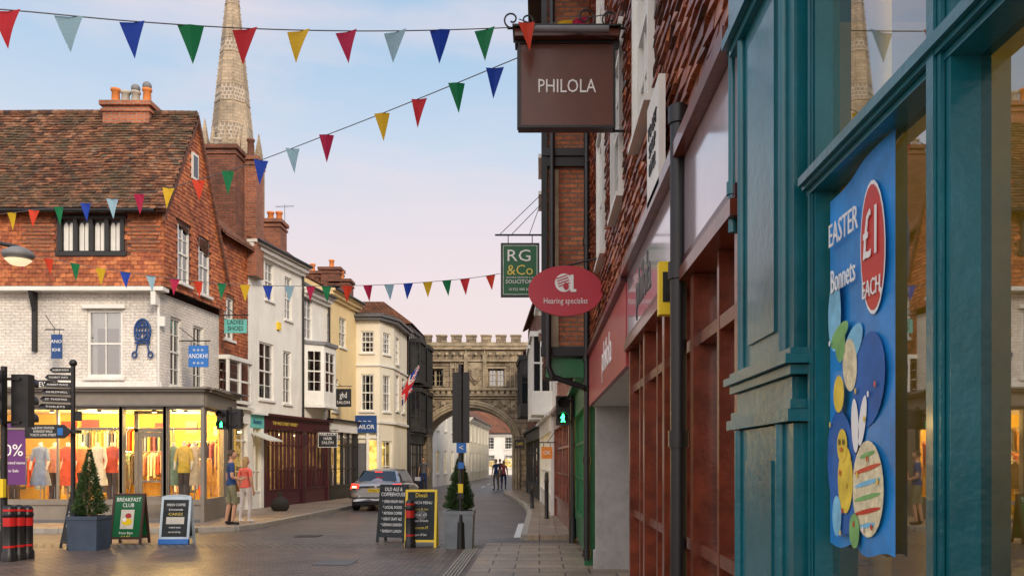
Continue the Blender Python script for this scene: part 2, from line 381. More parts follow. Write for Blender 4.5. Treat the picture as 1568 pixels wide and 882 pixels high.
f.box(0,F0.L,0.003,.04,.55,.64,SHOPG); f.box(0,F0.L+.01,.003,.03,0,.18,DGREY)
for q in (W1,W2,W3,DR):
    for x in (q[0]-.05,q[1]+.05): f.box(x-.045,x+.045,.003,.055,.1,2.98,SHOPG)
for q,n in ((W2,2),(W3,1),(W1,2)):
    gb=g.b('shop_glass',F0.P); gb.poly([(q[0],-.05,q[2]),(q[1],-.05,q[2]),(q[1],-.05,q[3]),(q[0],-.05,q[3])],GLSHOP)
    for i in range(n+1):
        x=q[0]+(q[1]-q[0])*i/n; f.box(x-.025,x+.025,-.08,-.01,q[2],q[3],SHOPG)
    f.box(q[0],q[1],-.078,-.012,2.42,2.47,SHOPG)
dz=g.b('door',F0.P); du0,du1=DR[0]+.05,DR[1]-.05
f.box(du0,du1,-.5,-.42,2.38,2.46,SHOPG); f.box(du0,du0+.1,-.5,-.42,.1,2.9,SHOPG); f.box(du1-.1,du1,-.5,-.42,.1,2.9,SHOPG)
f.box(du0,du1,-.5,-.42,2.84,2.92,SHOPG)
dz.box(du0+.1,du0+.2,-.48,-.44,.12,2.37,SHOPG); dz.box(du1-.2,du1-.1,-.48,-.44,.12,2.37,SHOPG)
dz.box(du0+.2,du1-.2,-.48,-.44,.12,.75,SHOPG); dz.box(du0+.2,du1-.2,-.48,-.44,2.25,2.37,SHOPG); dz.box(du0+.2,du1-.2,-.478,-.442,1.1,1.15,SHOPG)
g.b('shop_glass',F0.P).poly([(du0,-.46,.12),(du1,-.46,.12),(du1,-.46,2.9),(du0,-.46,2.9)],GLSHOP)
FE=Fr((-8.4,YS),(-8.75,24.3)); WE=(.35,FE.L-1.1,zs,zt)
wall(g.b('shopfront_walls'),FE,0,FE.L,0,3.0,[WE],SHOPG,.1)
f=g.b('shopfront_trim',FE.P); f.box(0,FE.L,-.2,.08,3.002,3.358,SHOPG); f.box(0,FE.L,-.2,.2,3.365,3.418,SHOPG); f.box(0,FE.L,-.2,.27,3.425,3.468,SHOPG)
g.b('shop_glass',FE.P).poly([(WE[0],-.05,zs),(WE[1],-.05,zs),(WE[1],-.05,zt),(WE[0],-.05,zt)],GLSHOP)
g.b('shopfront_roof').box(-20,-8.3,YS+.1,24.3,3.475,3.5,LEAD)
it=g.b('interior'); x0,x1,y0,y1=-19.8,-8.9,YS+.12,24.9
it.poly([(x0,y0,.1),(x1+.4,y0,.1),(x1,y1,.1),(x0,y1,.1)],WOOD); it.poly([(x0,y0,3.0),(x1+.4,y0,3.0),(x1,y1,3.0),(x0,y1,3.0)],WREND)
it.poly([(x0,y1,0),(x1,y1,0),(x1,y1,3),(x0,y1,3)],WARM); it.poly([(x0,y0,0),(x0,y1,0),(x0,y1,3),(x0,y0,3)],WARM)
it.box(-8.95,-8.9,23.6,24.9,0,3,WARM)
it.box(-19.8,-10.72,YS+.12,YS+.95,.1,.6,WOOD); it.box(-9.5,-8.7,YS+.12,YS+.95,.1,.6,WOOD)
CL=[M('cloth_%d'%i,c,.85,var=.2,scale=9,bmp=.3) for i,c in enumerate([(.2,.28,.5),(.65,.1,.05),(.8,.76,.68),(.75,.35,.25),(.08,.06,.06),(.7,.5,.08),(.2,.3,.22),(.6,.3,.12),(.35,.08,.1),(.7,.58,.42)])]
def mannequin(b,x,y,z,mat,h=1.0,long=True):
    pr=[(.24,0),(.23,.12),(.19,.35),(.15,.5),(.115,.62),(.14,.75),(.165,.88),(.16,.95),(.06,1.0)] if long else [(.16,.32),(.17,.4),(.13,.6),(.15,.75),(.17,.9),(.16,.95),(.06,1.0)]
    n=20; vs=[]
    for r,q in pr:
        for i in range(n):
            t=2*math.pi*i/n; fl=1+(.12*math.sin(t*6+x)*(max(0,.55-q)/.55) if long else 0)
            vs.append((x+math.cos(t)*r*h*fl,y+math.sin(t)*r*h*fl*.62,z+.42+q*h))
    k=len(pr); b.raw(vs,[(j*n+i,j*n+(i+1)%n,(j+1)*n+(i+1)%n,(j+1)*n+i) for j in range(k-1) for i in range(n)],mat,True)
    b.lathe((x,y,z+.42+h),[(.05,-.02),(.045,.08),(.03,.1)],WHITE,10)
    for s_ in(-1,1):
        b.cyl((x+s_*.15*h,y,z+.42+.93*h),(x+s_*.22*h,y-.02,z+.42+.62*h),.05,.042,mat,8)
        b.cyl((x+s_*.22*h,y-.02,z+.42+.62*h),(x+s_*.21*h,y-.1,z+.42+.4*h),.035,.025,WHITE,8)
    if not long:
        for s_ in(-1,1): b.cyl((x+s_*.07,y,z+.76),(x+s_*.08,y,z+.06),.085,.06,CL[4],8)
    b.cyl((x,y,z),(x,y,z+.45),.015,.015,CHROME,6); b.lathe((x,y,z),[(.15,0),(.15,.015),(.02,.03)],CHROME,12)
mb=g.b('mannequins')
for px,mi,lg,dy in ((62,0,True,.4),(22,2,False,.7),(84,3,False,.75),(104,1,True,.45),(126,7,False,.8),(150,2,True,.45),(172,1,False,.6),(266,6,True,.55),(282,5,False,.4),(298,9,True,.5),(-60,3,True,.5),(-120,6,True,.5)):
    p=wp(px,700,YS+dy); mannequin(mb,p.x,p.y,.6,CL[mi],1.0,lg)
rb=g.b('clothes_rails')
for (xa,xb,y,z) in ((-13.4,-11.2,23.2,1.65),(-12.8,-10.3,24.3,1.9),(-16.5,-14,24,1.8),(-10.2,-9.2,23.8,1.7),(-10.3,-9.0,24.5,2.2),(-13.5,-10.6,24.6,2.6)):
    rb.cyl((xa,y,z),(xb,y,z),.018,.018,CHROME,6); rb.cyl((xa,y,.1),(xa,y,z),.018,.018,CHROME,6); rb.cyl((xb,y,.1),(xb,y,z),.018,.018,CHROME,6)
    x=xa+.08
    while x<xb-.05:
        c=random.choice(CL); hh=U(.6,1.0); rb.prism([(x-.02,y-.2,z-.12),(x-.02,y,z-.03),(x-.02,y+.2,z-.12),(x-.02,y+.22,z-hh),(x-.02,y-.22,z-hh)],(.05,0,0),c); x+=U(.07,.16)
for i in range(16):
    x=U(-14.5,-9.3); z=U(1.5,2.5); rb.box(x,x+U(.2,.5),24.84,24.88,z,z+U(.2,.45),random.choice(CL))
lb=g.b('ceiling_lamps')
for x in(-13.6,-13.0,-12.4,-11.8,-11.2,-10.6,-9.8,-9.3,-9.0):
    y=YS+.4; lb.cyl((x,y,2.99),(x,y,2.88),.05,.06,BLACK,10); lb.cyl((x,y,2.88),(x,y,2.87),.055,.055,LAMPW,10)
for i,(x,y) in enumerate(((-13.3,22.0),(-11.6,22.0),(-9.4,22.2),(-12.3,23.6),(-10.0,23.9))):
    l=bpy.data.lights.new('shop_lamp','POINT'); l.energy=160; l.color=(1,.63,.19); l.shadow_soft_size=.12
    o=bpy.data.objects.new('shop_lamp',l); COL.objects.link(o); o.location=(x,y,2.7); o.parent=g.e
q=F0.r(4,40,645,742,-.06)
pb=g.b('sale_poster',F0.P); pb.box(q[0],q[1],-.045,-.03,q[2],q[3],PURPLE)
text(g,'0%',F0.P((q[0]+q[1])/2,-.025,q[2]+.85),F0.U,.42,TXW); text(g,'Selected items\n\nin Sale',F0.P((q[0]+q[1])/2,-.025,q[2]+.45),F0.U,.1,TXW)
text(g,'independent',F0.P(F0.u(140),-.035,EH+.75),F0.U,.26,GOLD)
# upper storeys
YF=21.5; F1=Fr((-20,YF),(-9.6,YF)); S1=Fr((-9.6,YF),(-9.4,24.9))
z1,z2,z3=3.48,5.9,7.95
o1=F1.r(133,188,474,578); o0=F1.r(-60,-20,474,578)
uw=g.b('first_floor_walls'); wall(uw,F1,0,F1.L,z1,z2,[o1,o0],WBRICK); window(g,F1,o1,2,2,WHITE,t=.07,curt=.2); window(g,F1,o0,2,2)
s1=S1.r(261,278,487,592); s2=S1.r(296,312,500,600)
wall(uw,S1,0,S1.L,z1,z2,[s1,s2],WBRICK); window(g,S1,s1,2,4); window(g,S1,s2,2,4)
tr=g.b('timber_trim',F1.P)
tr.box(0,F1.L+.2,-.05,.3,z2,z2+.1,WHITE)
for px in(55,): 
    u=F1.u(px); tr.box(u-.05,u+.05,.003,.1,z2-1.5,z2-.003,BLACKW); tr.prism([(u-.04,.1,z2-.5),(u-.04,.28,z2-.003),(u-.04,.1,z2-.003)],(.08,0,0),BLACKW)
tr.box(0,F1.L+.05,.003,.05,z1-.0,z1+.15,WHITE)
tr.box(F1.L-.12,F1.L+.0,.003,.28,z2-.35,z2-.003,WHITE)
for q in (o1,): tr.box(q[0]-.08,q[1]+.08,.003,.09,q[3]+.02,q[3]+.12,WHITE)
JO=.24; F2=Fr((-20,YF-JO),(-9.6+.2,YF-JO)); S2=Fr((-9.6+.2,YF-JO),(-9.2,24.9))
tw=F2.r(92,188,336,385)
uw=g.b('second_floor_walls'); wall(uw,F2,0,F2.L,z2+.1,z3+.1,[tw],BRICKD)
a1=S2.r(272,289,345,435); a2=S2.r(304,320,366,452); 
wall(uw,S2,0,S2.L,z2+.1,z3+.0,[a1,a2],BRICKD,.1)
window(g,S2,a1,2,4,o=.04,curt=.25); window(g,S2,a2,2,4,o=.04,curt=.25)
t1=g.b('hung_tiles')
tiles(t1,lambda u,v,o:F2.P(u,o,v),0,F2.L,z2+.12,z3+.05,.17,.105,HANGT,lambda u,v:not(tw[0]-.12<u<tw[1]+.12 and tw[2]-.12<v<tw[3]+.5))
tr=g.b('timber_trim',F2.P)
tr.box(tw[0]-.1,tw[1]+.1,.003,.05,tw[2]-.12,tw[2]-.01,BLACKW); tr.box(tw[0]-.1,tw[1]+.1,.003,.05,tw[3]+.01,tw[3]+.1,BLACKW)
for i in range(5):
    x=tw[0]+(tw[1]-tw[0])*i/4; tr.box(x-.05,x+.05,-.1,.045,tw[2],tw[3],BLACKW)
for i in range(4):
    xa=tw[0]+(tw[1]-tw[0])*(i+.5)/4; ww=(tw[1]-tw[0])/8-.06
    for sg in(-1,1):
        xb=xa+sg*ww*.5; w2=ww*.44
        pts=[(xb-w2,-.05,tw[2]+.03),(xb+w2,-.05,tw[2]+.03),(xb+w2,-.05,tw[3]-.2)]+[(xb+w2*math.cos(t*math.pi/8),-.05,tw[3]-.2+.13*math.sin(t*math.pi/8)) for t in range(1,8)]+[(xb-w2,-.05,tw[3]-.2)]
        g.b('arched_lights',F2.P).poly(pts,WHITE)
tr.box(tw[0],tw[1],-.12,-.06,tw[2],tw[3],BLACKW)
bp=g.b('brick_panels',F2.P)
for xa,xb in((tw[0]-.95,tw[0]-.12),(tw[1]+.12,tw[1]+.95)):
    for k in range(8): bp.box(xa+(.1 if k%2 else 0),xb-(.1 if k%2 else 0),.01,.035,tw[2]+k*.1,tw[2]+k*.1+.07,BRICKO)
ER=S2.u(300); ridge_y=S2.P(ER,0,0).y; zr=EH+527*ridge_y/FL
def gin(u,v):
    if v<z3: 
        for q in(a1,a2):
            if q[0]-.08<u<q[1]+.08 and q[2]-.08<v<q[3]+.08: return False
        return True
    if u<ER: return v<z3+(zr-z3)*u/ER-.02
    return v<zr-(zr-z3+.9)*(u-ER)/(S2.L-ER)
at=S2.r(292,301,236,276)
def gin2(u,v): return gin(u,v) and not (at[0]-.05<u<at[1]+.05 and at[2]-.05<v<at[3]+.05)
tiles(t1,lambda u,v,o:S2.P(u,o,v),0,S2.L,z2+.12,zr,.17,.105,HANGT,gin2)
gw=g.b('gable_wall',S2.P); gw.poly([(0,0,z3),(S2.L,0,z3-.9),(ER,0,zr)],BRICKD)
gw.poly([(0,.0,z3),(S2.L,.0,z3),(S2.L,0,z3-.9)],BRICKD)
w_=g.b('window_frames',S2.P); w_.box(at[0],at[1],.01,.06,at[2],at[3],WHITE); w_.box(at[0]+.05,at[1]-.05,.062,.065,at[2]+.06,at[3]-.06,CARGL)
bg=g.b('barge_boards',S2.P)
def barge(u0,za,u1,zb):
    bg.prism([(u0,0.005,za-.16),(u0,0.005,za+.02),(u1,0.005,zb+.02),(u1,0.005,zb-.16)],(0,.09,0),BRICKD)
barge(-.12,z3-.17,ER,zr); barge(ER+.002,zr,S2.L,z3-.9)
rb=g.b('roof_tiles'); ev=Vector((-20,YF-JO-.28,z3-.12)); rd=Vector((-20,ridge_y,zr)); sl=(rd-ev); SL=sl.length; sl.normalize(); nn=Vector((1,0,0)).cross(sl).normalized()
if nn.z<0: nn=-nn
xe=S2.P(ER,0,0).x
def sag(u,v): return -.05*math.sin(u*1.1)*math.sin(math.pi*v/SL)-.03*math.sin(u*.5+1)
tiles(rb,lambda u,v,o:ev+Vector((u,0,0))+sl*v+nn*(o+.05+sag(u,v)),0,xe+20+.12,0,SL,.17,.105,ROOFT,lift=.032,rnd=.5)
roofplane(g.b('roof_base'),ev,ev+Vector((xe+20+.06,0,0)),sl,SL,BRICKD,.06)
for i in range(60):
    x=-20+i*.185; 
    if x>xe: break
    g.b('ridge_tiles').cyl((x,ridge_y,zr+.03+sag(i*.185,SL)),(x+.18,ridge_y,zr+.03+sag(i*.185,SL)),.11,.115,ROOFT,8)
roofplane(g.b('roof_base'),(-20,25.6,z3-1.1),(-9.3,25.6,z3-1.1),(0,ridge_y-25.6,zr-z3+1.1),math.hypot(ridge_y-25.6,zr-z3+1.1),TILEF,.06)
tr=g.b('gutter'); tr.T=None; tr.cyl((-20,YF-JO-.3,z3-.12),(-9.5,YF-JO-.3,z3-.12),.06,.06,BLACK,8)
g.b('back_wall').poly([(-20,25.3,0),(-9.4,25.3,0),(-9.4,25.3,z3-1),(-20,25.3,z3-1)],BRICKD)
c=wp(201,178,ridge_y); chimney(g,c.x,c.y,zr-.6,zr+.28,.62,.3,[(-.42,.45,ORANGE),(-.15,.38,POTG),(.12,.38,POTG),(.43,.45,ORANGE)])
for dx,hh in((.12,.38),(.43,.45)):
    g.b('cowls').sph((c.x+dx,c.y,zr+.28+hh+.08),.12,LEAD,8)
ob=g.b('wall_ornament',F1.P); cu_,cz_=F1.u(220),F1.z(220,515)
def arc(cx,cz,rx,rz,a0,a1,n=14,o=.06): return [(cx+rx*math.cos(math.radians(a0+(a1-a0)*i/n)),o,cz+rz*math.sin(math.radians(a0+(a1-a0)*i/n))) for i in range(n+1)]
def ftube(b,F,pts,r,mat): 
    T=b.T; b.T=None; b.tube([F.P(*p) for p in pts],r,mat,6); b.T=T
ftube(ob,F1,arc(cu_,cz_+.12,.2,.3,-60,240),.028,NAVY); ftube(ob,F1,arc(cu_,cz_+.14,.12,.22,0,360),.02,NAVY)
for k in(-.14,-.05,.04,.13): ftube(ob,F1,[(cu_+k,.06,cz_-.08),(cu_+k*.8,.06,cz_+.36)],.016,NAVY)
for z in(-.1,-.17,.1,.24): ftube(ob,F1,[(cu_-.19,.06,cz_+z),(cu_+.19,.06,cz_+z)],.022,NAVY)
for s_ in(-1,1): ftube(ob,F1,[(cu_+s_*.12,.06,cz_-.17),(cu_+s_*.16,.06,cz_-.4)]+arc(cu_+s_*.2,cz_-.47,.06,.07,120 if s_<0 else 60,430 if s_<0 else -250,10),.022,NAVY)
dq=g.b('downpipe'); dq.T=None; dq.tube([(-9.62,YF-.06,5.6),(-9.62,YF-.06,3.5)],.035,WHITE,8)
ab=g.b('alarm_box',F1.P); u=F1.u(248); ab.box(u-.1,u+.1,.003,.08,F1.z(248,500),F1.z(248,485),WHITE)
e=g.done()
def hang(name,px0,px1,py0,py1,d,pm,lines,wallside=1,th=.04,frame=None,bracket=True,tm=None,arm=.3):
    g=G(name); a=wp(px0,py0,d); c=wp(px1,py1,d); b=g.b('board')
    b.box(a.x,c.x,d-th/2,d+th/2,c.z,a.z,pm)
    fm=frame or BLACK; k=g.b('frame'); t=.02
    if frame:
        k.box(a.x-t,a.x,d-th/2-.005,d+th/2+.005,c.z-t,a.z+t,fm); k.box(c.x,c.x+t,d-th/2-.005,d+th/2+.005,c.z-t,a.z+t,fm)
        k.box(a.x,c.x,d-th/2-.005,d+th/2+.005,c.z-t,c.z,fm); k.box(a.x,c.x,d-th/2-.005,d+th/2+.005,a.z,a.z+t,fm)
    if bracket:
        z=a.z+.12; xa=(a.x-.05 if wallside>0 else a.x-arm); xb=(c.x+arm if wallside>0 else c.x+.05)
        k.cyl((xa,d,z),(xb,d,z),.015,.015,BLACK,6)
        for x in(a.x+.06,c.x-.06): k.cyl((x,d,a.z),(x,d,z),.008,.008,BLACK,5)
        xe_=xb if wallside>0 else xa; xo=(a.x if wallside>0 else c.x)
        k.cyl((xe_,d,z+.35),(xo*.6+xe_*.4,d,z),.01,.01,BLACK,5)
    h=a.z-c.z
    for st,fz,fs,fw in lines:
        text(g,st,((a.x+c.x)/2,d-th/2-.006,c.z+h*fz),(1,0,0),h*fs,tm or TXW,(c.x-a.x)*fw)
    return g
hang('blue_hanging_sign',79,95,512,549,20.9,NAVY,[('ANO',.7,.2,.8),('KHI',.35,.2,.8)],-1,arm=.15).done()
hang('blue_shop_sign',289,319,529,562,22.0,BLUES,[('ANOKHI',.5,.3,.85),('o o o',.8,.2,.7),('o o o',.2,.2,.7)],-1,arm=.25).done()
g=G('street_name_sign'); q=F1.r(51,87,582,595,.1); g.b('plate',F1.P).box(q[0],q[1],.06,.1,q[2],q[3],BLACK); text(g,'NEW ST',F1.P((q[0]+q[1])/2,.11,(q[2]+q[3])/2),F1.U,.17,TXW,(q[1]-q[0])*.85); g.done()
# ---------------------------------------------------------------- generic town house
def house(name,p0,p1,depth,ze,zr,wm,wins,roofm,ground=None,zg=3.1,cornice=None,fm=None,z0=0,ends=True,ridge=.5,back=True):
    g=G(name); F=Fr(p0,p1); w=g.b('walls')
    zb=zg if ground else z0
    ops=[q[:4] for q in wins]
    wall(w,F,0,F.L,zb,ze,ops,wm)
    for q in wins:
        k=q[4] if len(q)>4 else {}
        window(g,F,q,k.get('nx',2),k.get('ny',4),fm or WHITE,back=k.get('back'))
    w.T=F.P; d=-depth
    def end(u): w.poly([(u,0,0 if not ground else zb),(u,d,0),(u,d,ze),(u,d*ridge,zr),(u,0,ze)],wm)
    end(0); end(F.L)
    w.poly([(0,d,0),(F.L,d,0),(F.L,d,ze),(0,d,ze)],wm)
    if roofm:
        r=g.b('roof',F.P); ov=.25
        k=(zr-ze)/(depth*ridge)
        r.prism([(-.05,ov,ze-ov*k*.4),(F.L+.05,ov,ze-ov*k*.4),(F.L+.05,d*ridge,zr+.05),(-.05,d*ridge,zr+.05)],(0,0,.1),roofm)
        r.prism([(-.05,d*ridge,zr+.052),(F.L+.05,d*ridge,zr+.052),(F.L+.05,d-ov,ze),(-.05,d-ov,ze)],(0,0,.1),roofm)
        r.T=None; r.cyl(F.P(-.05,d*ridge,zr+.13),F.P(F.L+.05,d*ridge,zr+.13),.12,.12,roofm,8)
    if cornice:
        c=g.b('cornice',F.P); c.box(-.02,F.L+.02,.003,.12,ze-.3,ze-.18,cornice); c.box(-.04,F.L+.04,.003,.24,ze-.177,ze-.05,cornice); c.box(-.06,F.L+.06,.003,.33,ze-.047,ze+.05,cornice)
        c.T=None; c.cyl(F.P(0,.38,ze+.03),F.P(F.L,.38,ze+.03),.05,.05,BLACK,8)
    return g,F
def shopfront(g,F,u0,u1,zg,m,nb=3,lit=None,fasc=None,door=None,bars=2):
    s=g.b('shopfront',F.P); zf=zg-.5
    s.box(u0,u1,-.1,.1,zf,zg-.08,fasc or m); s.box(u0-.03,u1+.03,-.1,.24,zg-.077,zg+.0,m)
    s.box(u0,u0+.18,-.1,.09,0,zf-.003,m); s.box(u1-.18,u1,-.1,.09,0,zf-.003,m)
    s.box(u0+.18,u1-.18,-.06,.04,.1,.62,m); s.box(u0+.18,u1-.18,-.06,.07,.623,.68,m)
    n=nb
    for i in range(1,n*bars):
        x=u0+.18+(u1-u0-.36)*i/(n*bars); t=.05 if i%bars==0 else .018; s.box(x-t,x+t,-.05,.03,.683,zf,m)
    s.box(u0+.18,u1-.18,-.047,.027,zf-.55,zf-.5,m)
    if bars>1: s.box(u0+.18,u1-.18,-.045,.025,1.3,1.33,m)
    g.b('shop_glass',F.P).poly([(u0,-.03,.6),(u1,-.03,.6),(u1,-.03,zf),(u0,-.03,zf)],GLASS)
    k=g.b('shop_interior',F.P); L=lit or ROOM
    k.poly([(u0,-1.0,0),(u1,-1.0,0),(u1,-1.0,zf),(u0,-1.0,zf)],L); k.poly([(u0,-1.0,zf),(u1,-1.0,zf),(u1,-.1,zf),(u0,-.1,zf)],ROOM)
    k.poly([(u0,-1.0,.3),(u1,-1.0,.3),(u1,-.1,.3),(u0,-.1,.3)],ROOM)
    if lit:
        x=u0+.4
        while x<u1-.2: k.cyl((x,-.5,zf-.16),(x,-.5,zf-.1),.06,.06,LAMPW,8); x+=.9
    for i in range(int((u1-u0)*2.5)):
        x=U(u0+.2,u1-.3); k.box(x,x+U(.1,.3),-.6,-.3,.3,U(.9,1.5),random.choice(CL))
Fn=Fr((-9.4,24.9),(-9.25,26.9))
g,F=house('tile_hung_house',(-9.4,24.9),(-9.25,26.9),6,8.35,11.5,BRICKD,[Fn.r(343,358,455,520),Fn.r(337,370,555,612)],TILEF,True,3.3)
q1=Fn.r(343,358,455,520); q2=Fn.r(337,370,555,612)
tiles(g.b('hung_tiles'),lambda u,v,o:F.P(u,o,v),0,F.L,3.4,8.3,.17,.105,HANGT,lambda u,v:not any(q[0]-.08<u<q[1]+.08 and q[2]-.1<v<q[3]+.08 for q in(q1,q2)))
shopfront(g,F,0,F.L,3.3,WHITE,1,WARMD2)
ob=g.b('oriel',F.P); ob.box(q2[0]-.1,q2[1]+.1,.0,.32,q2[2]-.12,q2[2]-.02,WHITE); ob.box(q2[0]-.1,q2[1]+.1,0,.34,q2[3]+.02,q2[3]+.14,WHITE)
for x in(q2[0]-.05,(q2[0]+q2[1])/2,q2[1]+.05): ob.box(x-.04,x+.04,.22,.3,q2[2]-.02,q2[3]+.02,WHITE)
ob.box(q2[0],q2[1],.24,.28,(q2[2]+q2[3])/2-.03,(q2[2]+q2[3])/2+.03,WHITE)
g.b('window_glass',F.P).poly([(q2[0],.25,q2[2]),(q2[1],.25,q2[2]),(q2[1],.25,q2[3]),(q2[0],.25,q2[3])],GLASS)
c=wp(342,230,26.5); chimney(g,c.x,c.y,8,c.z,.54,.45,[(-.2,.35,POTG)],BRICKD)
c=wp(384,245,27.2); chimney(g,c.x,c.y,7.5,c.z,.3,.35,[(-.0,.65,BRICKD)],BRICK)
g.done()
hang('ladies_shoes_sign',344,378,489,510,24.4,TURQ,[('LADIES\nSHOES',.55,.45,.8)],-1,tm=BLACKW,arm=.1).done()
Fw=Fr((-9.25,26.9),(-8.6,30.8))
g,F=house('white_town_house',(-9.25,26.9),(-8.6,30.8),7,8.6,11.3,WREND,[Fw.r(406,419,402,460),Fw.r(436,447,425,490),Fw.r(397,419,525,612),Fw.r(434,446,538,618)],TILEF,True,3.2,WHITE)
shopfront(g,F,0,.9,3.2,WHITE,1,WARMD,TURQ); shopfront(g,F,.93,F.L,3.2,MAROON,3,WARMD2,MAROON,bars=3)
text(g,'Beauty',F.P(.45,.11,2.9),F.U,.22,NAVY,.7); text(g,'THE HIGH STREET WHISKY',F.P(2.4,.11,2.9),F.U,.16,GOLD,1.9)
c=wp(421,340,30); chimney(g,c.x,c.y,8,c.z,.3,.4,[(-.15,.35,ORANGE),(.15,.35,ORANGE)])
g.b('drainpipe').cyl(F.P(F.L-.05,.06,.1),F.P(F.L-.05,.06,8.3),.04,.04,BLACK,8)
bl=g.b('shop_blind',F.P); bl.prism([(0.05,.1,2.55),(.05,.75,2.3),(.05,.75,2.26),(.05,.1,2.5)],(.85,0,0),CURT)
ab=g.b('alarm_box',F.P); ab.box(1.95,2.15,.003,.08,6.1,6.35,YEL)
g.done()
Fb=Fr((-8.6,30.8),(-8.25,33.0))
g,F=house('bay_fronted_house',(-8.6,30.8),(-8.25,33.0),7,7.9,10,WREND,[Fb.r(466,478,455,520)],SLATE,True,3.2,WHITE)
bb=g.b('bay_window',F.P)
ba,bz=3.7,5.9
for (a,b_) in(((.15,0),(.55,.6)),((.55,.6),(1.65,.6)),((1.65,.6),(2.05,0))):
    p=F.P(a[0],a[1],0); q=F.P(b_[0],b_[1],0); f2=Fr((p.x,p.y),(q.x,q.y)); wn=(.08,f2.L-.08,ba+.45,bz-.2)
    wall(g.b('bay_walls'),f2,0,f2.L,ba,bz,[wn],WHITE,.06); window(g,f2,wn,2,4,o=.04,sill=False)
bb.prism([(.1,0,bz),(.5,.68,bz),(1.7,.68,bz),(2.1,0,bz)],(0,0,.12),LEAD); bb.prism([(.1,0,ba-.1),(.5,.66,ba-.1),(1.7,.66,ba-.1),(2.1,0,ba-.1)],(0,0,.09),WHITE)
shopfront(g,F,0,F.L,3.2,MAROON,2,WARMD2,bars=3)
aerial(g,-9.6,32,10)
g.done()
Fc=Fr((-8.25,33.0),(-7.9,36.4))
g,F=house('cream_house',(-8.25,33.0),(-7.85,36.4),6,8.3,9.9,CREAM,[Fc.r(497,506,480,530),Fc.r(519,529,487,532),Fc.r(508,518,580,630)],TILEF,True,3.3,CREAM)
shopfront(g,F,0,F.L,3.3,BLACKW,2,WARMD2,WHITE)
for px,py in((496,418),(525,412),(540,430)):
    c=wp(px,py,38); chimney(g,c.x-.5,c.y,8,c.z,.45,.4,[(0,.4,ORANGE)],BRICKD)
g.b('drainpipe').cyl(F.P(.08,.06,.1),F.P(.08,.06,8.0),.04,.04,BLACK,8)
g.done()
g=G('corner_cream_house'); ZC=7.65
Fq=Fr((-6.85,36.4),(-6.45,37.6)); Fp=Fr((-7.9,36.4),(-6.85,36.4))
ws=[(.25,.8,a,b) for a,b in((Fp.z(564,629),Fp.z(564,573)),(Fp.z(564,540),Fp.z(564,507)))]
wall(g.b('walls'),Fp,0,Fp.L,0,ZC,ws,CREAM2); wall(g.b('walls'),Fq,0,Fq.L,0,ZC,[(.3,.95,a,b) for _,_,a,b in ws]+[(.2,1.1,.3,2.5)],CREAM2)
for q in ws: window(g,Fp,q,3,4)
for q in ws: window(g,Fq,(.3,.95,q[2],q[3]),3,4)
window(g,Fq,(.2,1.1,.3,2.5),2,2,back=WARMD,curt=0)
Fz=Fr((-6.45,37.6),(-6.4,41)); zw=[(.5,1.3,3.9,5.5),(.5,1.3,6,7.2),(2,2.8,3.9,5.5)]
wall(g.b('walls'),Fz,0,Fz.L,0,ZC,zw,CREAM2)
for q in zw: window(g,Fz,q)
def band(b,z0,z1,o,mat):
    pts=[Vector((-7.95,36.4-o,z0)),Vector((-6.85+o*.4,36.4-o,z0)),Vector((-6.45+o,37.6-o*.4,z0)),Vector((-6.4+o,41,z0)),Vector((-8,41,z0))]
    b.prism(pts,(0,0,z1-z0),mat)
cb=g.b('cornice'); band(cb,ZC,ZC+.13,.22,DGREY); band(cb,ZC+.133,ZC+.21,.32,DGREY); band(cb,3.25,3.36,.1,WHITE); band(cb,5.7,5.78,.06,WHITE)
cb.box(-7.9,-6.85,36.33,36.397,2.6,2.68,WHITE); 
for x in(-7.85,-7.35,-6.9): cb.box(x-.05,x+.05,36.3,36.397,0,3.2,WHITE)
cb.box(-7.78,-7.42,36.37,36.396,.2,2.4,DGREY); cb.box(-7.28,-6.98,36.37,36.396,.7,2.5,WARMD)
r=g.b('roof'); r.prism([(-8,36.3,ZC+.22),(-6.7,36.3,ZC+.22),(-6.3,37.6,ZC+.22),(-6.3,41,ZC+.22),(-8,41,ZC+.22)],(0,0,.1),SLATE)
q=Fp.r(541,577,636,662,.1); g.b('shop_sign',Fp.P).box(q[0],q[1],.1,.16,q[2],q[3],NAVY); text(g,'~ ~ ~\nTAILOR',Fp.P((q[0]+q[1])/2,.165,(q[2]+q[3])/2),Fp.U,.26,TXW,.8)
g.done()
hang('ghd_sign',515,537,596,622,33.5,BLACKW,[('ghd',.65,.5,.6),('SALON',.22,.25,.8)],-1,frame=BLACK).done()
hang('hair_salon_sign',488,516,663,684,31.5,BLACKW,[('PARLOUR\nHAIR\nSALON',.6,.3,.8)],-1,frame=WHITE).done()
g=G('timber_framed_house'); Fd=Fr((-6.35,41),(-6.2,45.5)); w=g.b('walls')
wall(w,Fd,0,Fd.L,0,8.2,[],WREND); w.T=None; w.box(-12,-6.4,41.02,45.4,0,8.2,BRICKD); 
t=g.b('timbers',Fd.P)
for i in range(10): t.box(i*.48,i*.48+.13,.003,.05,0,8.2,BLACKW)
for z in(0,2.9,5.2,8): t.box(0,Fd.L,.052,.09,z,z+.2,BLACKW)
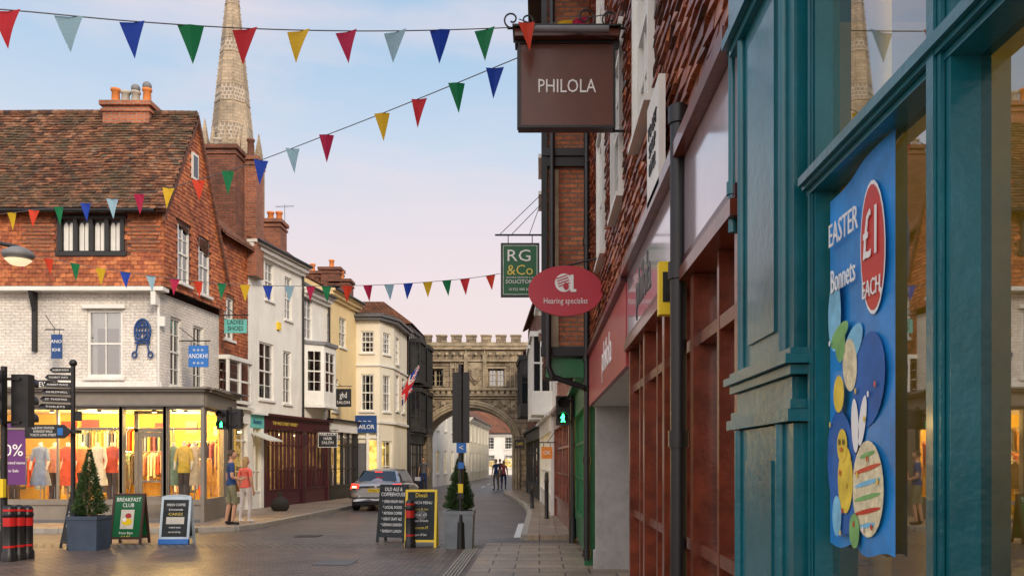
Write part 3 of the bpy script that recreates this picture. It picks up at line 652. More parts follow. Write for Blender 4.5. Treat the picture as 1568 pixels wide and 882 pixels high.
for z0_,z1_ in((3.3,5.0),(5.7,7.4)):
    for u in (.3,2.6):
        bx=g.b('dark_bays',Fd.P); bx.box(u,u+1.5,.05,.55,z0_-.25,z0_,BLACKW); bx.box(u-.03,u+1.53,.05,.6,z1_,z1_+.2,BLACKW)
        for k in range(4): bx.box(u+k*.48,u+k*.48+.06,.45,.55,z0_,z1_,BLACKW)
        bx.box(u,u+1.5,.47,.53,(z0_+z1_)/2,(z0_+z1_)/2+.05,BLACKW)
        for k in(.05,.28): bx.box(u-.005,u+.05,k,k+.04,z0_,z1_,BLACKW)
        for uu in(u,u+1.5): g.b('window_glass',Fd.P).poly([(uu,.05,z0_),(uu,.5,z0_),(uu,.5,z1_),(uu,.05,z1_)],CARGL)
        g.b('window_glass',Fd.P).poly([(u,.5,z0_),(u+1.5,.5,z0_),(u+1.5,.5,z1_),(u,.5,z1_)],CARGL)
shopfront(g,Fd,0,Fd.L,3.0,BLACKW,2,WARMD)
r=g.b('roof'); r.T=None; r.prism([(-12,40.9,8.25),(-6.1,40.9,8.25),(-7.5,40.9,9.3),(-12,40.9,9.3)],(0,4.6,0),TILEF)
c=wp(612,500,42); chimney(g,c.x,c.y,8,c.z+.2,.3,.3,[(0,.3,ORANGE)])
c=wp(590,480,44); chimney(g,c.x-.3,c.y,8,c.z+.2,.35,.3,[(0,.3,ORANGE)])
g.done()
g=G('union_flag'); b=g.b('pole'); p0=wp(600,612,40.5); p1=wp(641,560,39); b.cyl(p0,p1,.025,.02,WHITE,8)
fb=g.b('cloth'); NX,NY=30,20
FB=M('flag_blue',(.01,.03,.3),.8,bmp=0); FW=M('flag_white',(.8,.8,.8),.8,bmp=0); FR=M('flag_red',(.65,.02,.03),.8,bmp=0)
def fp(i,j):
    s=i/NX; t=j/NY; p=p0.lerp(p1,.35+.65*s); return p+Vector((-.25*t+.06*math.sin(s*8+t*4),.1*math.sin(t*7+s*5),-1.15*t))
for i in range(NX):
    for j in range(NY):
        x=(i+.5)/NX-.5; y=(j+.5)/NY-.5; m=FB
        if abs(abs(x)-abs(y))<.09: m=FW
        if abs(abs(x)-abs(y))<.035: m=FR
        if abs(x)<.12 or abs(y)<.16: m=FW
        if abs(x)<.07 or abs(y)<.09: m=FR
        fb.poly([fp(i,j),fp(i+1,j),fp(i+1,j+1),fp(i,j+1)],m,True)
g.done()
# ---------------------------------------------------------------- gate
g=G('medieval_stone_gate'); YG=45.6; Fg=Fr((-6.35,YG),(-.55,YG)); b=g.b('masonry',Fg.P)
uc=Fg.u(718); hw=2.35; zsp=3.0; zap=4.5
def ah(u,k=1.0):
    t=abs(u-uc)/(hw*k); return None if t>=1 else (zsp+(zap-zsp+(k-1)*2.2)*(1-t**1.9)**.62 )
ztop=8.0; N=60; DP=3.2
wq=[Fg.r(655,678,562,588),Fg.r(748,772,562,588)]
wq=[(q[0],q[1],5.62,6.55) for q in wq]
wall(b,Fg,0,uc-hw,0,5.4,[],STONE); wall(b,Fg,uc+hw,Fg.L,0,5.4,[],STONE)
wall(b,Fg,0,Fg.L,5.4,ztop,wq,STONE,.3)
for yb,fl in((0,1),(-DP,0)):
    for i in range(N):
        a=uc-hw+2*hw*i/N; c=uc-hw+2*hw*(i+1)/N; za=ah(a) or zsp; zc=ah(c) or zsp
        if i==0: za=zsp
        b.poly([(a,yb,za),(c,yb,zc),(c,yb,5.4 if fl else ztop),(a,yb,5.4 if fl else ztop)],STONE)
        if fl: b.poly([(a,0,za),(c,0,zc),(c,-DP,zc),(a,-DP,za)],STONEP)
for u in(uc-hw,uc+hw): b.poly([(u,0,0),(u,-DP,0),(u,-DP,zsp),(u,0,zsp)],STONEP)
b.poly([(0,-DP,0),(uc-hw,-DP,0),(uc-hw,-DP,ztop),(0,-DP,ztop)],STONE); b.poly([(uc+hw,-DP,0),(Fg.L,-DP,0),(Fg.L,-DP,ztop),(uc+hw,-DP,ztop)],STONE)
b.poly([(0,0,ztop),(Fg.L,0,ztop),(Fg.L,-DP,ztop),(0,-DP,ztop)],LEAD)
for u in(0,Fg.L): b.poly([(u,0,0),(u,-DP,0),(u,-DP,ztop),(u,0,ztop)],STONE)
tr=g.b('mouldings',Fg.P)
for z,o,h in((5.42,.16,.12),(5.12,.12,.08),(6.95,.14,.1),(7.6,.12,.09),(4.98,.08,.05)): tr.box(0,Fg.L,.003,o,z,z+h,STONEP)
for i in range(18): 
    u=.15+i*.315; tr.box(u,u+.2,.01,.1,5.22,5.39,STONEP)
su=Fg.u(728)
for i in range(24):
    u=.1+i*.245
    if any(q[0]-.3<u<q[1]+.2 for q in wq) or abs(u-su)<.75: continue
    tr.box(u,u+.05,.003,.07,5.56,6.94,STONEP)
    for k in range(4): tr.box(u+.05+k*.025,u+.245-k*.025,.003,.05,6.6+k*.08,6.68+k*.08,STONEP)
for i in range(15):
    u=.2+i*.39; tr.sph((u,.06,7.35),.1,STONEP,6); tr.box(u-.03,u+.03,.003,.05,7.07,7.25,STONEP)
for i in range(12):
    u=.25+i*.47
    if not (ah(u) and ah(u)>4.3): tr.box(u-.12,u+.12,.003,.06,4.35,4.85,STONEP); tr.sph((u,.06,4.6),.09,STONE,6)
for k,o in((1.02,.14),(1.08,.22),(1.14,.12)):
    pts=[(uc-hw*k,o,0)]+[(uc+hw*k*(-1+2*i/40),o*.5,(ah(uc+hw*k*(-1+2*i/40),k) or zsp)) for i in range(0,41)]+[(uc+hw*k,o,0)]
    T=tr.T; tr.T=None; tr.tube([Fg.P(*p) for p in pts],.075,STONEP,8); tr.T=T
u=0.02
while u<Fg.L-.3:
    tr.box(u,u+.52,-.35,.05,ztop,ztop+.32,STONE); tr.box(u-.04,u+.56,-.38,.09,ztop+.323,ztop+.4,STONEP); u+=.8
tr.box(0,Fg.L,-.33,.03,ztop-.2,ztop+.003,STONEP)
for q in wq:
    window(g,Fg,q,4,3,STONEP,o=-.12,sill=False,rail=False,curt=0)
    tr.box(q[0]-.12,q[1]+.12,.003,.1,q[3]+.03,q[3]+.12,STONEP); tr.box(q[0]-.12,q[0]-.03,.003,.07,q[2],q[3]+.03,STONEP); tr.box(q[1]+.03,q[1]+.12,.003,.07,q[2],q[3]+.03,STONEP)
    tr.box((q[0]+q[1])/2-.05,(q[0]+q[1])/2+.05,-.25,-.1,q[2],q[3],STONEP)
u=su; tr.box(u-.55,u+.55,.003,.08,5.55,6.9,STONEP)
tr.prism([(u-.35,.09,6.6),(u+.35,.09,6.6),(u+.35,.09,6.1),(u,.09,5.7),(u-.35,.09,6.1)],(0,.1,0),STONE)
tr.prism([(u-.2,.2,6.5),(u+.2,.2,6.5),(u+.2,.2,6.15),(u,.2,5.9),(u-.2,.2,6.15)],(0,.05,0),STONEP)
for s_ in(-1,1):
    tr.prism([(u+s_*.5-.1,.003,5.5),(u+s_*.5+.1,.003,5.5),(u+s_*.5+.1,.003,7.3),(u+s_*.5,.003,7.6),(u+s_*.5-.1,.003,7.3)],(0,.16,0),STONEP)
for uu in(.12,Fg.L-.3): tr.box(uu-.1,uu+.22,.003,.4,0,4.9,STONE); tr.prism([(uu-.1,.003,4.9),(uu-.1,.4,4.9),(uu-.1,.003,5.35)],(.32,0,0),STONEP)
g.done()
def simple_house(name,p0,p1,depth,ze,zr,wm,rm,n=3,fl=(3.4,6.0),lit=False):
    F=Fr(p0,p1); wins=[]
    for z in fl:
        for i in range(n):
            c=F.L*(i+.5)/n; wins.append((c-.45,c+.45,z,z+1.4,{'nx':2,'ny':4}))
    for i in range(n): c=F.L*(i+.5)/n; wins.append((c-.55,c+.55,.8,2.3,{'back':WARMD if lit else None}))
    g,F=house(name,p0,p1,depth,ze,zr,wm,wins,rm,None,cornice=WHITE)
    return g
simple_house('white_terrace_house',(-6.6,53),(-5.6,66),6,5.6,8.3,WREND,TILEF,5,(3.6,),True).done()
simple_house('terrace_house',(-5.5,66.5),(-5.0,84),6,5.0,7.6,CREAM2,TILEF,6,(3.2,),True).done()
simple_house('white_cottage',(-1.9,84),(-1.3,52),6,5.6,7.8,WREND,TILEF,8,(3.2,),True).done()
simple_house('white_end_house',(-9,100),(6,100),8,4.8,8.2,WREND,TILEF,7,(3.0,),True).done()
# ---------------------------------------------------------------- cathedral spire
g=G('cathedral_spire'); D=150.; cx=(356-VX)*D/FL
b=g.b('tower'); b.box(cx-4.3,cx+4.3,D-4.3,D+4.3,0,55,SPIRE)
for s1_ in(-1,1):
    for s2_ in(-1,1):
        x=cx+s1_*3.5; y=D+s2_*3.5; b.box(x-.55,x+.55,y-.55,y+.55,55,57,SPIRE); b.lathe((x,y,57),[(.75,0),(.08,3.6)],SPIRE,4,rot=1,smooth=False)
for k in range(5): x=cx-3.0+k*1.5; b.box(x-.35,x+.35,D-4.38,D-4.31,42,52,ROOM)
b.box(cx-4.45,cx+4.45,D-4.45,D+4.45,54.2,55.3,SPIRE)
def sr(z): return 4.1*(1-(z-52)/(94.-52))
b=g.b('spire'); b.lathe((cx,D,0),[(sr(52),52),(sr(93.5),93.5)],SPIRE,8,rot=1,smooth=False)
for za,zb in((57,60.2),(64.3,67.2),(73.2,75.6),(82,84)):
    b.lathe((cx,D,0),[(sr(za)+.06,za),(sr(zb)+.06,zb)],SPIREB,8,rot=1,smooth=False)
    for z in(za,zb): b.lathe((cx,D,0),[(sr(z)+.06,z-.14),(sr(z)+.13,z),(sr(z)+.06,z+.14)],SPIRE,8,rot=1,smooth=False)
for i in range(8):
    t=2*math.pi*(i+.5)/8
    b.cyl((cx+math.cos(t)*sr(52),D+math.sin(t)*sr(52),52),(cx,D,93.8),.13,.06,SPIRE,6)
    for k in range(34):
        z=53+k*1.15; r_=sr(z)+.1; b.sph((cx+math.cos(t)*r_,D+math.sin(t)*r_,z),.1,SPIRE,4)
for s_ in(-1,1,0):
    b.lathe((cx+s_*2.3,D-3.4+abs(s_)*.4,52),[(.6,0),(.6,4),(.7,4.3),(.06,7.6)],SPIRE,6,smooth=False)
g.done()
# ---------------------------------------------------------------- right near building
WX=.8; FRN=Fr((WX,13.2),(WX,-3)); ru=lambda d:13.2-d
g=G('tile_hung_shop_building'); zl=3.38
wins=[]
for d0,d1 in((5.9,6.8),(8.0,8.9),(10.2,11.1)):
    for za,zb in((4.2,5.7),(6.8,8.1)): wins.append((ru(d1),ru(d0),za,zb))
wall(g.b('walls'),FRN,0,FRN.L,zl-.1,9.0,wins,BRICKD,.02)
for q in wins:
    window(g,FRN,q,3,4,o=.06,sill=False,t=.06,curt=.15)
    w=g.b('window_surrounds',FRN.P)
    w.box(q[0]-.06,q[0],0,.055,q[2]-.03,q[3]+.05,WHITE); w.box(q[1],q[1]+.06,0,.055,q[2]-.03,q[3]+.05,WHITE); w.box(q[0]-.06,q[1]+.06,0,.06,q[3]+.053,q[3]+.1,WHITE); w.box(q[0]-.08,q[1]+.08,0,.085,q[2]-.08,q[2]-.033,WHITE)
tiles(g.b('hung_tiles'),lambda u,v,o:FRN.P(u,o,v),0.0,ru(-1.5),zl,8.9,.165,.1,NEART,lambda u,v:not any(q[0]-.07<u<q[1]+.07 and q[2]-.08<v<q[3]+.1 for q in wins),lift=.028,rnd=.5)
ev=g.b('eaves',FRN.P); ev.box(-.2,FRN.L,-.1,.35,9.0,9.12,WHITE); ev.box(-.2,FRN.L,.0,.4,9.122,9.2,BLACK)
rf=g.b('roof',FRN.P); rf.prism([(-.3,.5,9.2),(FRN.L,.5,9.2),(FRN.L,-3,12.5),(-.3,-3,12.5)],(0,0,.1),TILEF)
bk=g.b('body'); bk.T=None; bk.box(2.6,8,-3,13.2,0,9,BRICKD); bk.box(WX,2.6,13.12,13.2,3.3,9.0,BRICKD); bk.box(WX+.03,2.6,-3,13.1,3.3,3.34,ROOM)
t=g.b('teal_shopfront',FRN.P)
zb_=.55
t.box(ru(2.5),ru(-3),-.06,.03,0,zb_,TEAL); t.box(ru(2.5),ru(-3),-.08,.07,zb_+.003,zb_+.07,TEAL)
gx=-.04
g.b('teal_shop_glass',FRN.P).poly([(ru(2.48),gx,zb_),(ru(-3),gx,zb_),(ru(-3),gx,3.4),(ru(2.48),gx,3.4)],GLASSN)
def bar_h(z,th,o1=.045,m=TEAL):
    t.box(ru(2.48),ru(-3),gx-.02,o1*.45,z-th,z+th,m); t.box(ru(2.48),ru(-3),o1*.45+.002,o1*.75,z-th*.6,z+th*.6,m); t.box(ru(2.48),ru(-3),o1*.75+.001,o1,z-th*.3,z+th*.3,m)
bar_h(2.46,.04)
def bar_v(d,th,o1=.05,z0=zb_+.07,z1=3.4):
    t.box(ru(d+th),ru(d-th),gx-.02,o1*.5,z0,z1,TEAL); t.box(ru(d+th*.6),ru(d-th*.6),o1*.5+.002,o1*.8,z0,z1,TEAL); t.box(ru(d+th*.3),ru(d-th*.3),o1*.8+.001,o1,z0,z1,TEAL)
bar_v(1.665,.05,.035); bar_v(.3,.06); bar_v(-1.1,.06); bar_v(2.46,.03,.02)
pz=lambda a,b,d0,d1,o,m=TEAL: t.box(ru(d1),ru(d0),-.05,o,a,b,m)
pz(0,1.76,2.49,3.24,.055); pz(1.765,1.80,2.46,3.27,.08); pz(1.803,1.83,2.48,3.25,.067)
pz(1.833,1.90,2.52,3.22,.05); pz(1.903,1.93,2.47,3.26,.07); pz(1.933,1.96,2.45,3.28,.09); pz(1.963,1.98,2.47,3.26,.07)
pz(1.983,3.2,2.52,3.22,.045); pz(2.06,3.12,2.7,3.04,.055)
for dd in(2.6,3.14): t.T=None; t.cyl((WX-.05,dd,1.98),(WX-.05,dd,3.2),.018,.018,TEAL,10); t.cyl((WX-.06,dd,0),(WX-.06,dd,1.76),.018,.018,TEAL,10); t.T=FRN.P
pz(.25,1.65,2.7,3.04,.063)
pz(3.2,3.23,2.47,3.27,.07); pz(3.233,3.27,2.45,3.29,.095); pz(3.273,3.7,2.46,3.28,.07)
t.box(ru(2.44),ru(-3),-.05,.06,3.4,3.75,TEAL); t.box(ru(3.3),ru(-3),-.05,.16,3.753,3.85,TEAL)
t.T=None; t.cyl((.765,3.36,2.55),(.765,3.36,3.4),.018,.018,TEAL,10)
for z in(2.7,3.25): t.cyl((.765,3.36,z),(.765,3.36,z+.05),.025,.025,TEAL,10)
n=g.b('teal_shop_interior'); n.T=None
n.poly([(2.55,-3,.4),(2.55,3.2,.4),(2.55,3.2,3.4),(2.55,-3,3.4)],OLIVE); n.poly([(.86,3.2,.4),(2.55,3.2,.4),(2.55,3.2,3.4),(.86,3.2,3.4)],OLIVE)
n.poly([(.86,-3,.5),(2.55,-3,.5),(2.55,3.2,.5),(.86,3.2,.5)],WOOD); n.poly([(.86,-3,3.3),(2.55,-3,3.3),(2.55,3.2,3.3),(.86,3.2,3.3)],ROOM)
n.cyl((1.05,2.62,.5),(1.05,2.62,3.3),.035,.035,GOLD,10); n.cyl((1.15,2.45,.5),(1.15,2.45,3.3),.02,.02,GOLD,8)
for i in range(5): n.box(1.7,2.3,-1+i*.8,-.5+i*.8,.5,U(1.0,1.6),random.choice(CL))
Pm=M('poster_blue',(.012,.23,.6),.45,var=.35,scale=5,bmp=0)
po=g.b('easter_poster',FRN.P); pu0,pu1=ru(2.4),ru(1.97); px_=-.022
NXp=12
wv=lambda s:px_-.007*math.sin((s-pu0)*16)
for i in range(NXp):
    a=pu0+(pu1-pu0)*i/NXp; c=pu0+(pu1-pu0)*(i+1)/NXp
    po.poly([(a,wv(a),1.42-.01*math.sin(i)),(c,wv(c),1.42-.01*math.sin(i+1)),(c,wv(c),2.38+.04*(i+1)/NXp),(a,wv(a),2.38+.04*i/NXp)],Pm)
def pd(cu,cz,ru_,rz_,m,o=.0,a0=0): 
    ca,sa=math.cos(a0),math.sin(a0)
    po.poly([(pu0+cu+ru_*math.cos(2*math.pi*i/24)*ca-rz_*math.sin(2*math.pi*i/24)*sa,px_+.010+o,cz+rz_*math.sin(2*math.pi*i/24)*ca+ru_*math.cos(2*math.pi*i/24)*sa) for i in range(24)],m)
PW=M('poster_cream',(.75,.66,.42),.6,bmp=0,var=.3,scale=40); PY=M('poster_yellow',(.8,.58,.06),.6,bmp=0,var=.25,scale=15); PG=M('poster_green',(.2,.45,.14),.6,bmp=0,var=.25,scale=15); PB2=M('poster_lightblue',(.2,.52,.72),.6,bmp=0,var=.3,scale=10); PR=REDP; PB3=M('poster_deepblue',(.01,.12,.42),.6,bmp=0,var=.2,scale=10)
pd(.12,1.62,.11,.17,PB3,-.001,.3); pd(.3,1.85,.1,.12,PB3,-.001,-.4); pd(.06,2.05,.05,.1,PB2,-.001)
pd(.33,2.17,.078,.165,TXW,0,.06); pd(.33,2.17,.072,.155,PR,.001,.06)
pd(.1,1.99,.07,.025,PG,.0,.3); pd(.11,1.965,.038,.05,PG,.001); pd(.2,1.95,.075,.04,PB2,.0005,.5); pd(.18,1.9,.05,.07,PW,.0008,.2); pd(.1,1.83,.04,.05,PY,.0015)
pd(.3,1.58,.1,.12,PW,.001); pd(.15,1.6,.055,.09,PY,.002); pd(.13,1.69,.038,.045,PY,.003); pd(.09,1.5,.035,.055,PB2,.003); pd(.22,1.47,.035,.045,PG,.004); pd(.22,1.74,.025,.07,TXW,.002,.1); pd(.27,1.75,.022,.065,TXW,.002,-.3)
for k in range(6): pd(.3,1.49+k*.035,.085 if 0<k<5 else .05,.006,(PB2,PR,PG)[k%3],.002,.15)
for i in range(18): pd(U(.02,.41),U(1.45,2.1),.006,.008,random.choice([TXW,PY,PR]),.005)
pd(.145,1.7,.006,.008,BLACK,.006); pd(.115,1.7,.006,.008,BLACK,.006); pd(.13,1.68,.012,.006,ORANGE,.006)
text(g,'£1',FRN.P(pu0+.33,px_+.014,2.2),FRN.U,.17,TXW,.12,ext=.001); text(g,'EACH',FRN.P(pu0+.33,px_+.014,2.07),FRN.U,.06,TXW,.1,ext=.001)
text(g,'EASTER',FRN.P(pu0+.13,px_+.012,2.27),FRN.U,.09,TXW,.22,ext=.001); text(g,'Bonnets',FRN.P(pu0+.13,px_+.012,2.14),FRN.U,.09,TXW,.22,ext=.001)
m_=g.b('mahogany_shopfront',FRN.P); a0,a1_=3.3,7.45
m_.box(ru(a1_),ru(a0),-.1,-.01,0,.5,MAHOG); m_.box(ru(a1_),ru(a0),-.1,.05,.503,.57,MAHOG)
g.b('mahogany_glass',FRN.P).poly([(ru(a1_),-.08,.5),(ru(a0),-.08,.5),(ru(a0),-.08,2.64),(ru(a1_),-.08,2.64)],GLASSN)
n.poly([(1.9,3.25,0),(1.9,7.5,0),(1.9,7.5,2.7),(1.9,3.25,2.7)],WARMD2); n.poly([(.9,3.25,2.68),(1.9,3.25,2.68),(1.9,7.5,2.68),(.9,7.5,2.68)],ROOM)
n.poly([(.9,3.26,0),(1.9,3.26,0),(1.9,3.26,2.7),(.9,3.26,2.7)],ROOM); n.poly([(.9,7.44,0),(1.9,7.44,0),(1.9,7.44,2.7),(.9,7.44,2.7)],ROOM)
k=0; d=a0+.05
while d<a1_:
    th=.045 if k%2==0 else .022; m_.box(ru(d+th),ru(d-th),-.1,-.01 if k%2 else .02,.573,2.6,MAHOG); d+=.5; k+=1
for z in(2.27,1.2): m_.box(ru(a1_),ru(a0),-.098,-.012,z-.03,z+.03,MAHOG)
m_.box(ru(a1_),ru(a0),-.1,.06,2.603,2.67,MAHOG)
fs=g.b('gloss_fascia_board',FRN.P); fs.box(ru(a1_),ru(a0),-.05,.03,2.673,3.26,PINKG); fs.box(ru(a1_),ru(a0),-.05,.09,3.263,3.34,MAHOG)
fs.box(ru(a1_),ru(a0),.03,.04,2.673,2.73,MAROON)
text(g,'philola',FRN.P(ru(6.3),.034,2.98),FRN.U,.42,DGREY,1.3)
rd_=g.b('red_fascia_board',FRN.P); rd_.box(ru(13.0),ru(7.48),-.15,.04,2.48,3.22,REDF); rd_.box(ru(13.0),ru(7.48),-.15,.09,3.223,3.3,MAROON)
text(g,'philola',FRN.P(ru(9.6),.045,2.85),FRN.U,.5,TXW,2.0)
rc=g.b('recessed_entrance'); rc.T=None
rc.box(.86,1.55,12.9,13.1,0,2.478,STONEG); rc.box(.83,1.58,12.87,13.13,0,.28,STONEG)
rc.poly([(1.56,7.48,0),(1.56,12.9,0),(1.56,12.9,2.5),(1.56,7.48,2.5)],ROOM); rc.poly([(.8,7.48,2.475),(1.6,7.48,2.475),(1.6,12.9,2.475),(.8,12.9,2.475)],WHITE)
rc.box(.83,1.55,7.46,7.52,0,2.47,MAHOG)
nb=g.b('notice_board',FRN.P); nb.box(ru(5.6),ru(5.05),.05,.09,3.3,3.95,WHITE); text(g,'TO LET\nSHOP\n01722',FRN.P(ru(5.32),.095,3.62),FRN.U,.12,BLACK)
dp=g.b('downpipes'); dp.T=None
dp.cyl((.745,4.55,0),(.745,4.55,3.55),.045,.045,BLACK,16)
for z in(.9,1.72,2.62,3.45): dp.cyl((.745,4.55,z),(.745,4.55,z+.09),.056,.056,BLACK,16)
dp.box(.74,.8,4.5,4.6,2.66,2.69,BLACK)
dp.cyl((.74,13.25,.1),(.74,13.25,6.9),.05,.05,BLACK,12)
for z in(.15,1.6,3.2,5): dp.cyl((.74,13.25,z),(.74,13.25,z+.12),.065,.065,BLACK,12)
ys=g.b('yellow_notice',FRN.P); ys.box(ru(4.9),ru(4.82),.0,.12,2.48,2.78,YEL); ys.box(ru(4.819),ru(4.815),.02,.1,2.55,2.72,BLACK)
l=bpy.data.lights.new('interior_fill','POINT'); l.energy=20; l.color=(1,.78,.35); l.shadow_soft_size=.2  # added warm fill without a fitting, brightens the olive room
o=bpy.data.objects.new('interior_fill',l); COL.objects.link(o); o.location=(1.7,2.0,2.9); o.parent=g.e
g.done()
# ---------------------------------------------------------------- right far buildings
g=G('brick_jettied_house')
Fe=Fr((.1,13.35),(.8,13.35)); b=g.b('walls',Fe.P)
b.poly([(0,0,3.35),(.7,0,3.35),(.7,0,9.5),(0,0,9.5)],BRICKO)
Fj=Fr((.1,18.2),(.1,13.35)); jw=[(.6,1.6,4.2,5.8),(2.6,3.6,4.2,5.8),(.6,1.6,6.9,8.2),(2.6,3.6,6.9,8.2)]
wall(b,Fj,0,Fj.L,3.35,9.5,jw,BRICKD)
for q in jw: window(g,Fj,q,2,4,o=.05)
tiles(g.b('hung_tiles'),lambda u,v,o:Fj.P(u,o,v),0,Fj.L,3.4,9.4,.17,.105,NEART,lambda u,v:not any(q[0]-.1<u<q[1]+.1 and q[2]-.1<v<q[3]+.1 for q in jw))
b.T=None; b.poly([(.1,18.2,3.35),(.8,18.2,3.35),(.8,18.2,9.5),(.1,18.2,9.5)],BRICKD); b.poly([(.1,13.35,3.35),(3,13.35,3.35),(3,18.2,3.35),(.1,18.2,3.35)],BLACKW); b.box(.85,5,13.36,18.2,3.4,9.5,BRICKD)
t=g.b('trim',Fe.P)
t.box(-.06,.72,.003,.12,6.4,6.52,BLACK); t.box(-.04,.72,.003,.08,6.25,6.398,BLACK); t.box(-.07,.02,.003,.1,3.35,9.5,BLACKW); t.box(.06,.2,.003,.05,3.35,6.2,STONEP)
t.box(-.08,.72,.003,.14,3.28,3.42,BLACKW)
t.box(.0,.6,.01,.06,2.95,3.24,GREENP)
t.T=None
t.tube([(.14,13.15,4.2),(.14,13.15,3.1),(.2,13.15,2.95),(.7,13.2,2.78),(.74,13.25,2.75)],.045,BLACK,10)
t.cyl((.2,13.15,4.2),(.2,13.15,9.5),.04,.04,BLACK,8)
rf=g.b('roof'); rf.T=None; rf.prism([(-.2,13.2,9.5),(3,13.2,9.5),(3,13.2,11),(1.5,13.2,11.4)],(0,5.2,0),TILEF)
Fs=Fr((.8,18.2),(.8,13.35)); shopfront(g,Fs,0,Fs.L,3.0,GREENP,3,WARMD)
g.done()
def rhouse(name,x0,x1,y0,y1,ze,zr,wm,sm,lit,wins,roofm=TILEF,bays=None):
    g,F=house(name,(x1,y1),(x0,y0),6,ze,zr,wm,wins,roofm,True,3.0)
    shopfront(g,F,0,F.L,3.0,sm,2,lit)
    return g,F
g,F=rhouse('brown_shop_house',.72,.5,18.2,24,6.8,8.6,BRICK,MAHOG,WARMD,[(.8,1.8,3.8,5.4),(3.5,4.5,3.8,5.4)]); g.done()
g,F=rhouse('oriel_white_house',.42,.1,24,32,7.2,9.4,WREND,WHITE,WARMD,[(1,2,3.8,5.4)])
bb=g.b('oriel_bays',F.P)
for u in(2.5,5.2):
    bb.box(u,u+1.8,.003,.6,3.0,3.7,WHITE); bb.box(u-.05,u+1.85,.003,.66,5.3,5.45,WHITE)
    for k in range(5): bb.box(u+k*.43,u+k*.43+.06,.54,.6,3.7,5.3,WHITE)
    for o_ in(.02,.3): bb.box(u+1.74,u+1.8,o_,o_+.06,3.7,5.3,WHITE)
    bb.box(u,u+1.8,.55,.59,4.5,4.55,WHITE); bb.box(u+1.75,u+1.79,.0,.55,4.5,4.55,WHITE)
    gl=g.b('window_glass',F.P); gl.poly([(u,.57,3.7),(u+1.8,.57,3.7),(u+1.8,.57,5.3),(u,.57,5.3)],CARGL); gl.poly([(u+1.77,0,3.7),(u+1.77,.57,3.7),(u+1.77,.57,5.3),(u+1.77,0,5.3)],CARGL)
bb.box(-.1,F.L+.1,.003,.3,7.1,7.25,WHITE)
g.done()
g,F=rhouse('brick_shop_house',.1,-.55,32,41,7.9,9.6,BRICKD,BLACKW,WARMD,[(1,2,3.8,5.4),(3.5,4.5,3.8,5.4)])
bb=g.b('dark_bay',F.P); bb.box(5,7.6,.003,.75,3.4,3.9,BLACKW); bb.box(4.95,7.65,.003,.8,5.6,5.8,BLACKW); bb.box(5.03,7.57,.003,.7,3.9,5.6,CARGL)
for k in range(6): bb.box(5+k*.5,5.08+k*.5,.702,.75,3.9,5.6,BLACKW)
for o_ in(.02,.35,.67): bb.box(7.571,7.6,o_,o_+.06,3.9,5.6,BLACKW)
bb.box(7.571,7.6,.0,.7,4.7,4.75,BLACKW)
g.done()
g,F=rhouse('gate_side_shop',-.55,-.6,41,45.4,6.9,8.3,BRICK,BLACKW,WARMD,[(1.5,2.5,3.8,5.4)]); g.done()
# ---------------------------------------------------------------- right hanging signs
g=G('philola_hanging_sign'); D=7.8
a=wp(797,72,D); c=wp(938,196,D); b=g.b('board'); b.box(a.x,c.x,D-.05,D+.05,c.z,a.z,BROWN)
k=g.b('frame'); t=.022
for (xa,xb,za,zb) in((a.x-t,a.x,c.z-t,a.z),(c.x,c.x+t,c.z-t,a.z),(a.x,c.x,c.z-t,c.z),(a.x-.05,c.x+.06,a.z,a.z+.03)): k.box(xa,xb,D-.065,D+.065,za,zb,BLACK)
k.prism([(a.x-.05,D-.14,a.z+.033),(a.x-.05,D+.14,a.z+.033),(a.x-.05,D+.12,a.z+.11),(a.x-.05,D-.12,a.z+.11)],(c.x-a.x+.1,0,0),BROWN)
k.box(a.x-.07,c.x+.07,D-.16,D+.16,a.z+.113,a.z+.13,BLACK)
k.cyl((a.x+.05,D-.2,a.z+.06),(c.x-.05,D-.2,a.z+.06),.03,.03,LEAD,10)
zt_=a.z+.17; k.cyl((a.x-.12,D,zt_),(WX,D,zt_),.013,.013,BLACK,8); k.cyl((a.x-.02,D,c.z-.02),(a.x-.02,D,zt_),.012,.012,BLACK,6); k.cyl((c.x,D,c.z-.03),(WX,D,c.z-.03),.012,.012,BLACK,6)
def spiral(cx,cz,r0,r1,a0,a1,n=26): return [(cx+(r0+(r1-r0)*i/n)*math.cos(math.radians(a0+(a1-a0)*i/n)),D,cz+(r0+(r1-r0)*i/n)*math.sin(math.radians(a0+(a1-a0)*i/n))) for i in range(n+1)]
k.tube(spiral(a.x-.08,zt_+.08,.08,.02,-90,-480),.008,BLACK,6); k.tube(spiral(a.x+.06,zt_+.07,.07,.015,-90,300),.008,BLACK,6)
k.tube(spiral(c.x-.25,zt_+.1,.1,.02,-90,380),.008,BLACK,6); k.tube(spiral(c.x-.02,zt_+.09,.09,.02,-90,-450),.008,BLACK,6)
text(g,'PHILOLA',((a.x+c.x)/2,D-.054,wp(0,137,D).z),(1,0,0),.175,TXW,.53); g.done()
g=G('oval_hearing_specialist_sign'); D=10.7; c=wp(866,446,D); rx,rz=57*D/FL,38.5*D/FL
b=g.b('board'); n=48; pts=[(c.x+rx*math.cos(2*math.pi*i/n),D-.03,c.z+rz*math.sin(2*math.pi*i/n)) for i in range(n)]; b.prism(pts,(0,.06,0),REDS)
l_=g.b('logo'); cz=c.z+.1; l_.disc((c.x-.02,D-.034,cz),(1,0,0),(0,0,1),.115,.115,TXW); l_.box(c.x+.06,c.x+.1,D-.038,D-.033,cz-.11,cz+.1,TXW); l_.box(c.x+.06,c.x+.135,D-.0385,D-.0335,cz-.115,cz-.08,TXW)
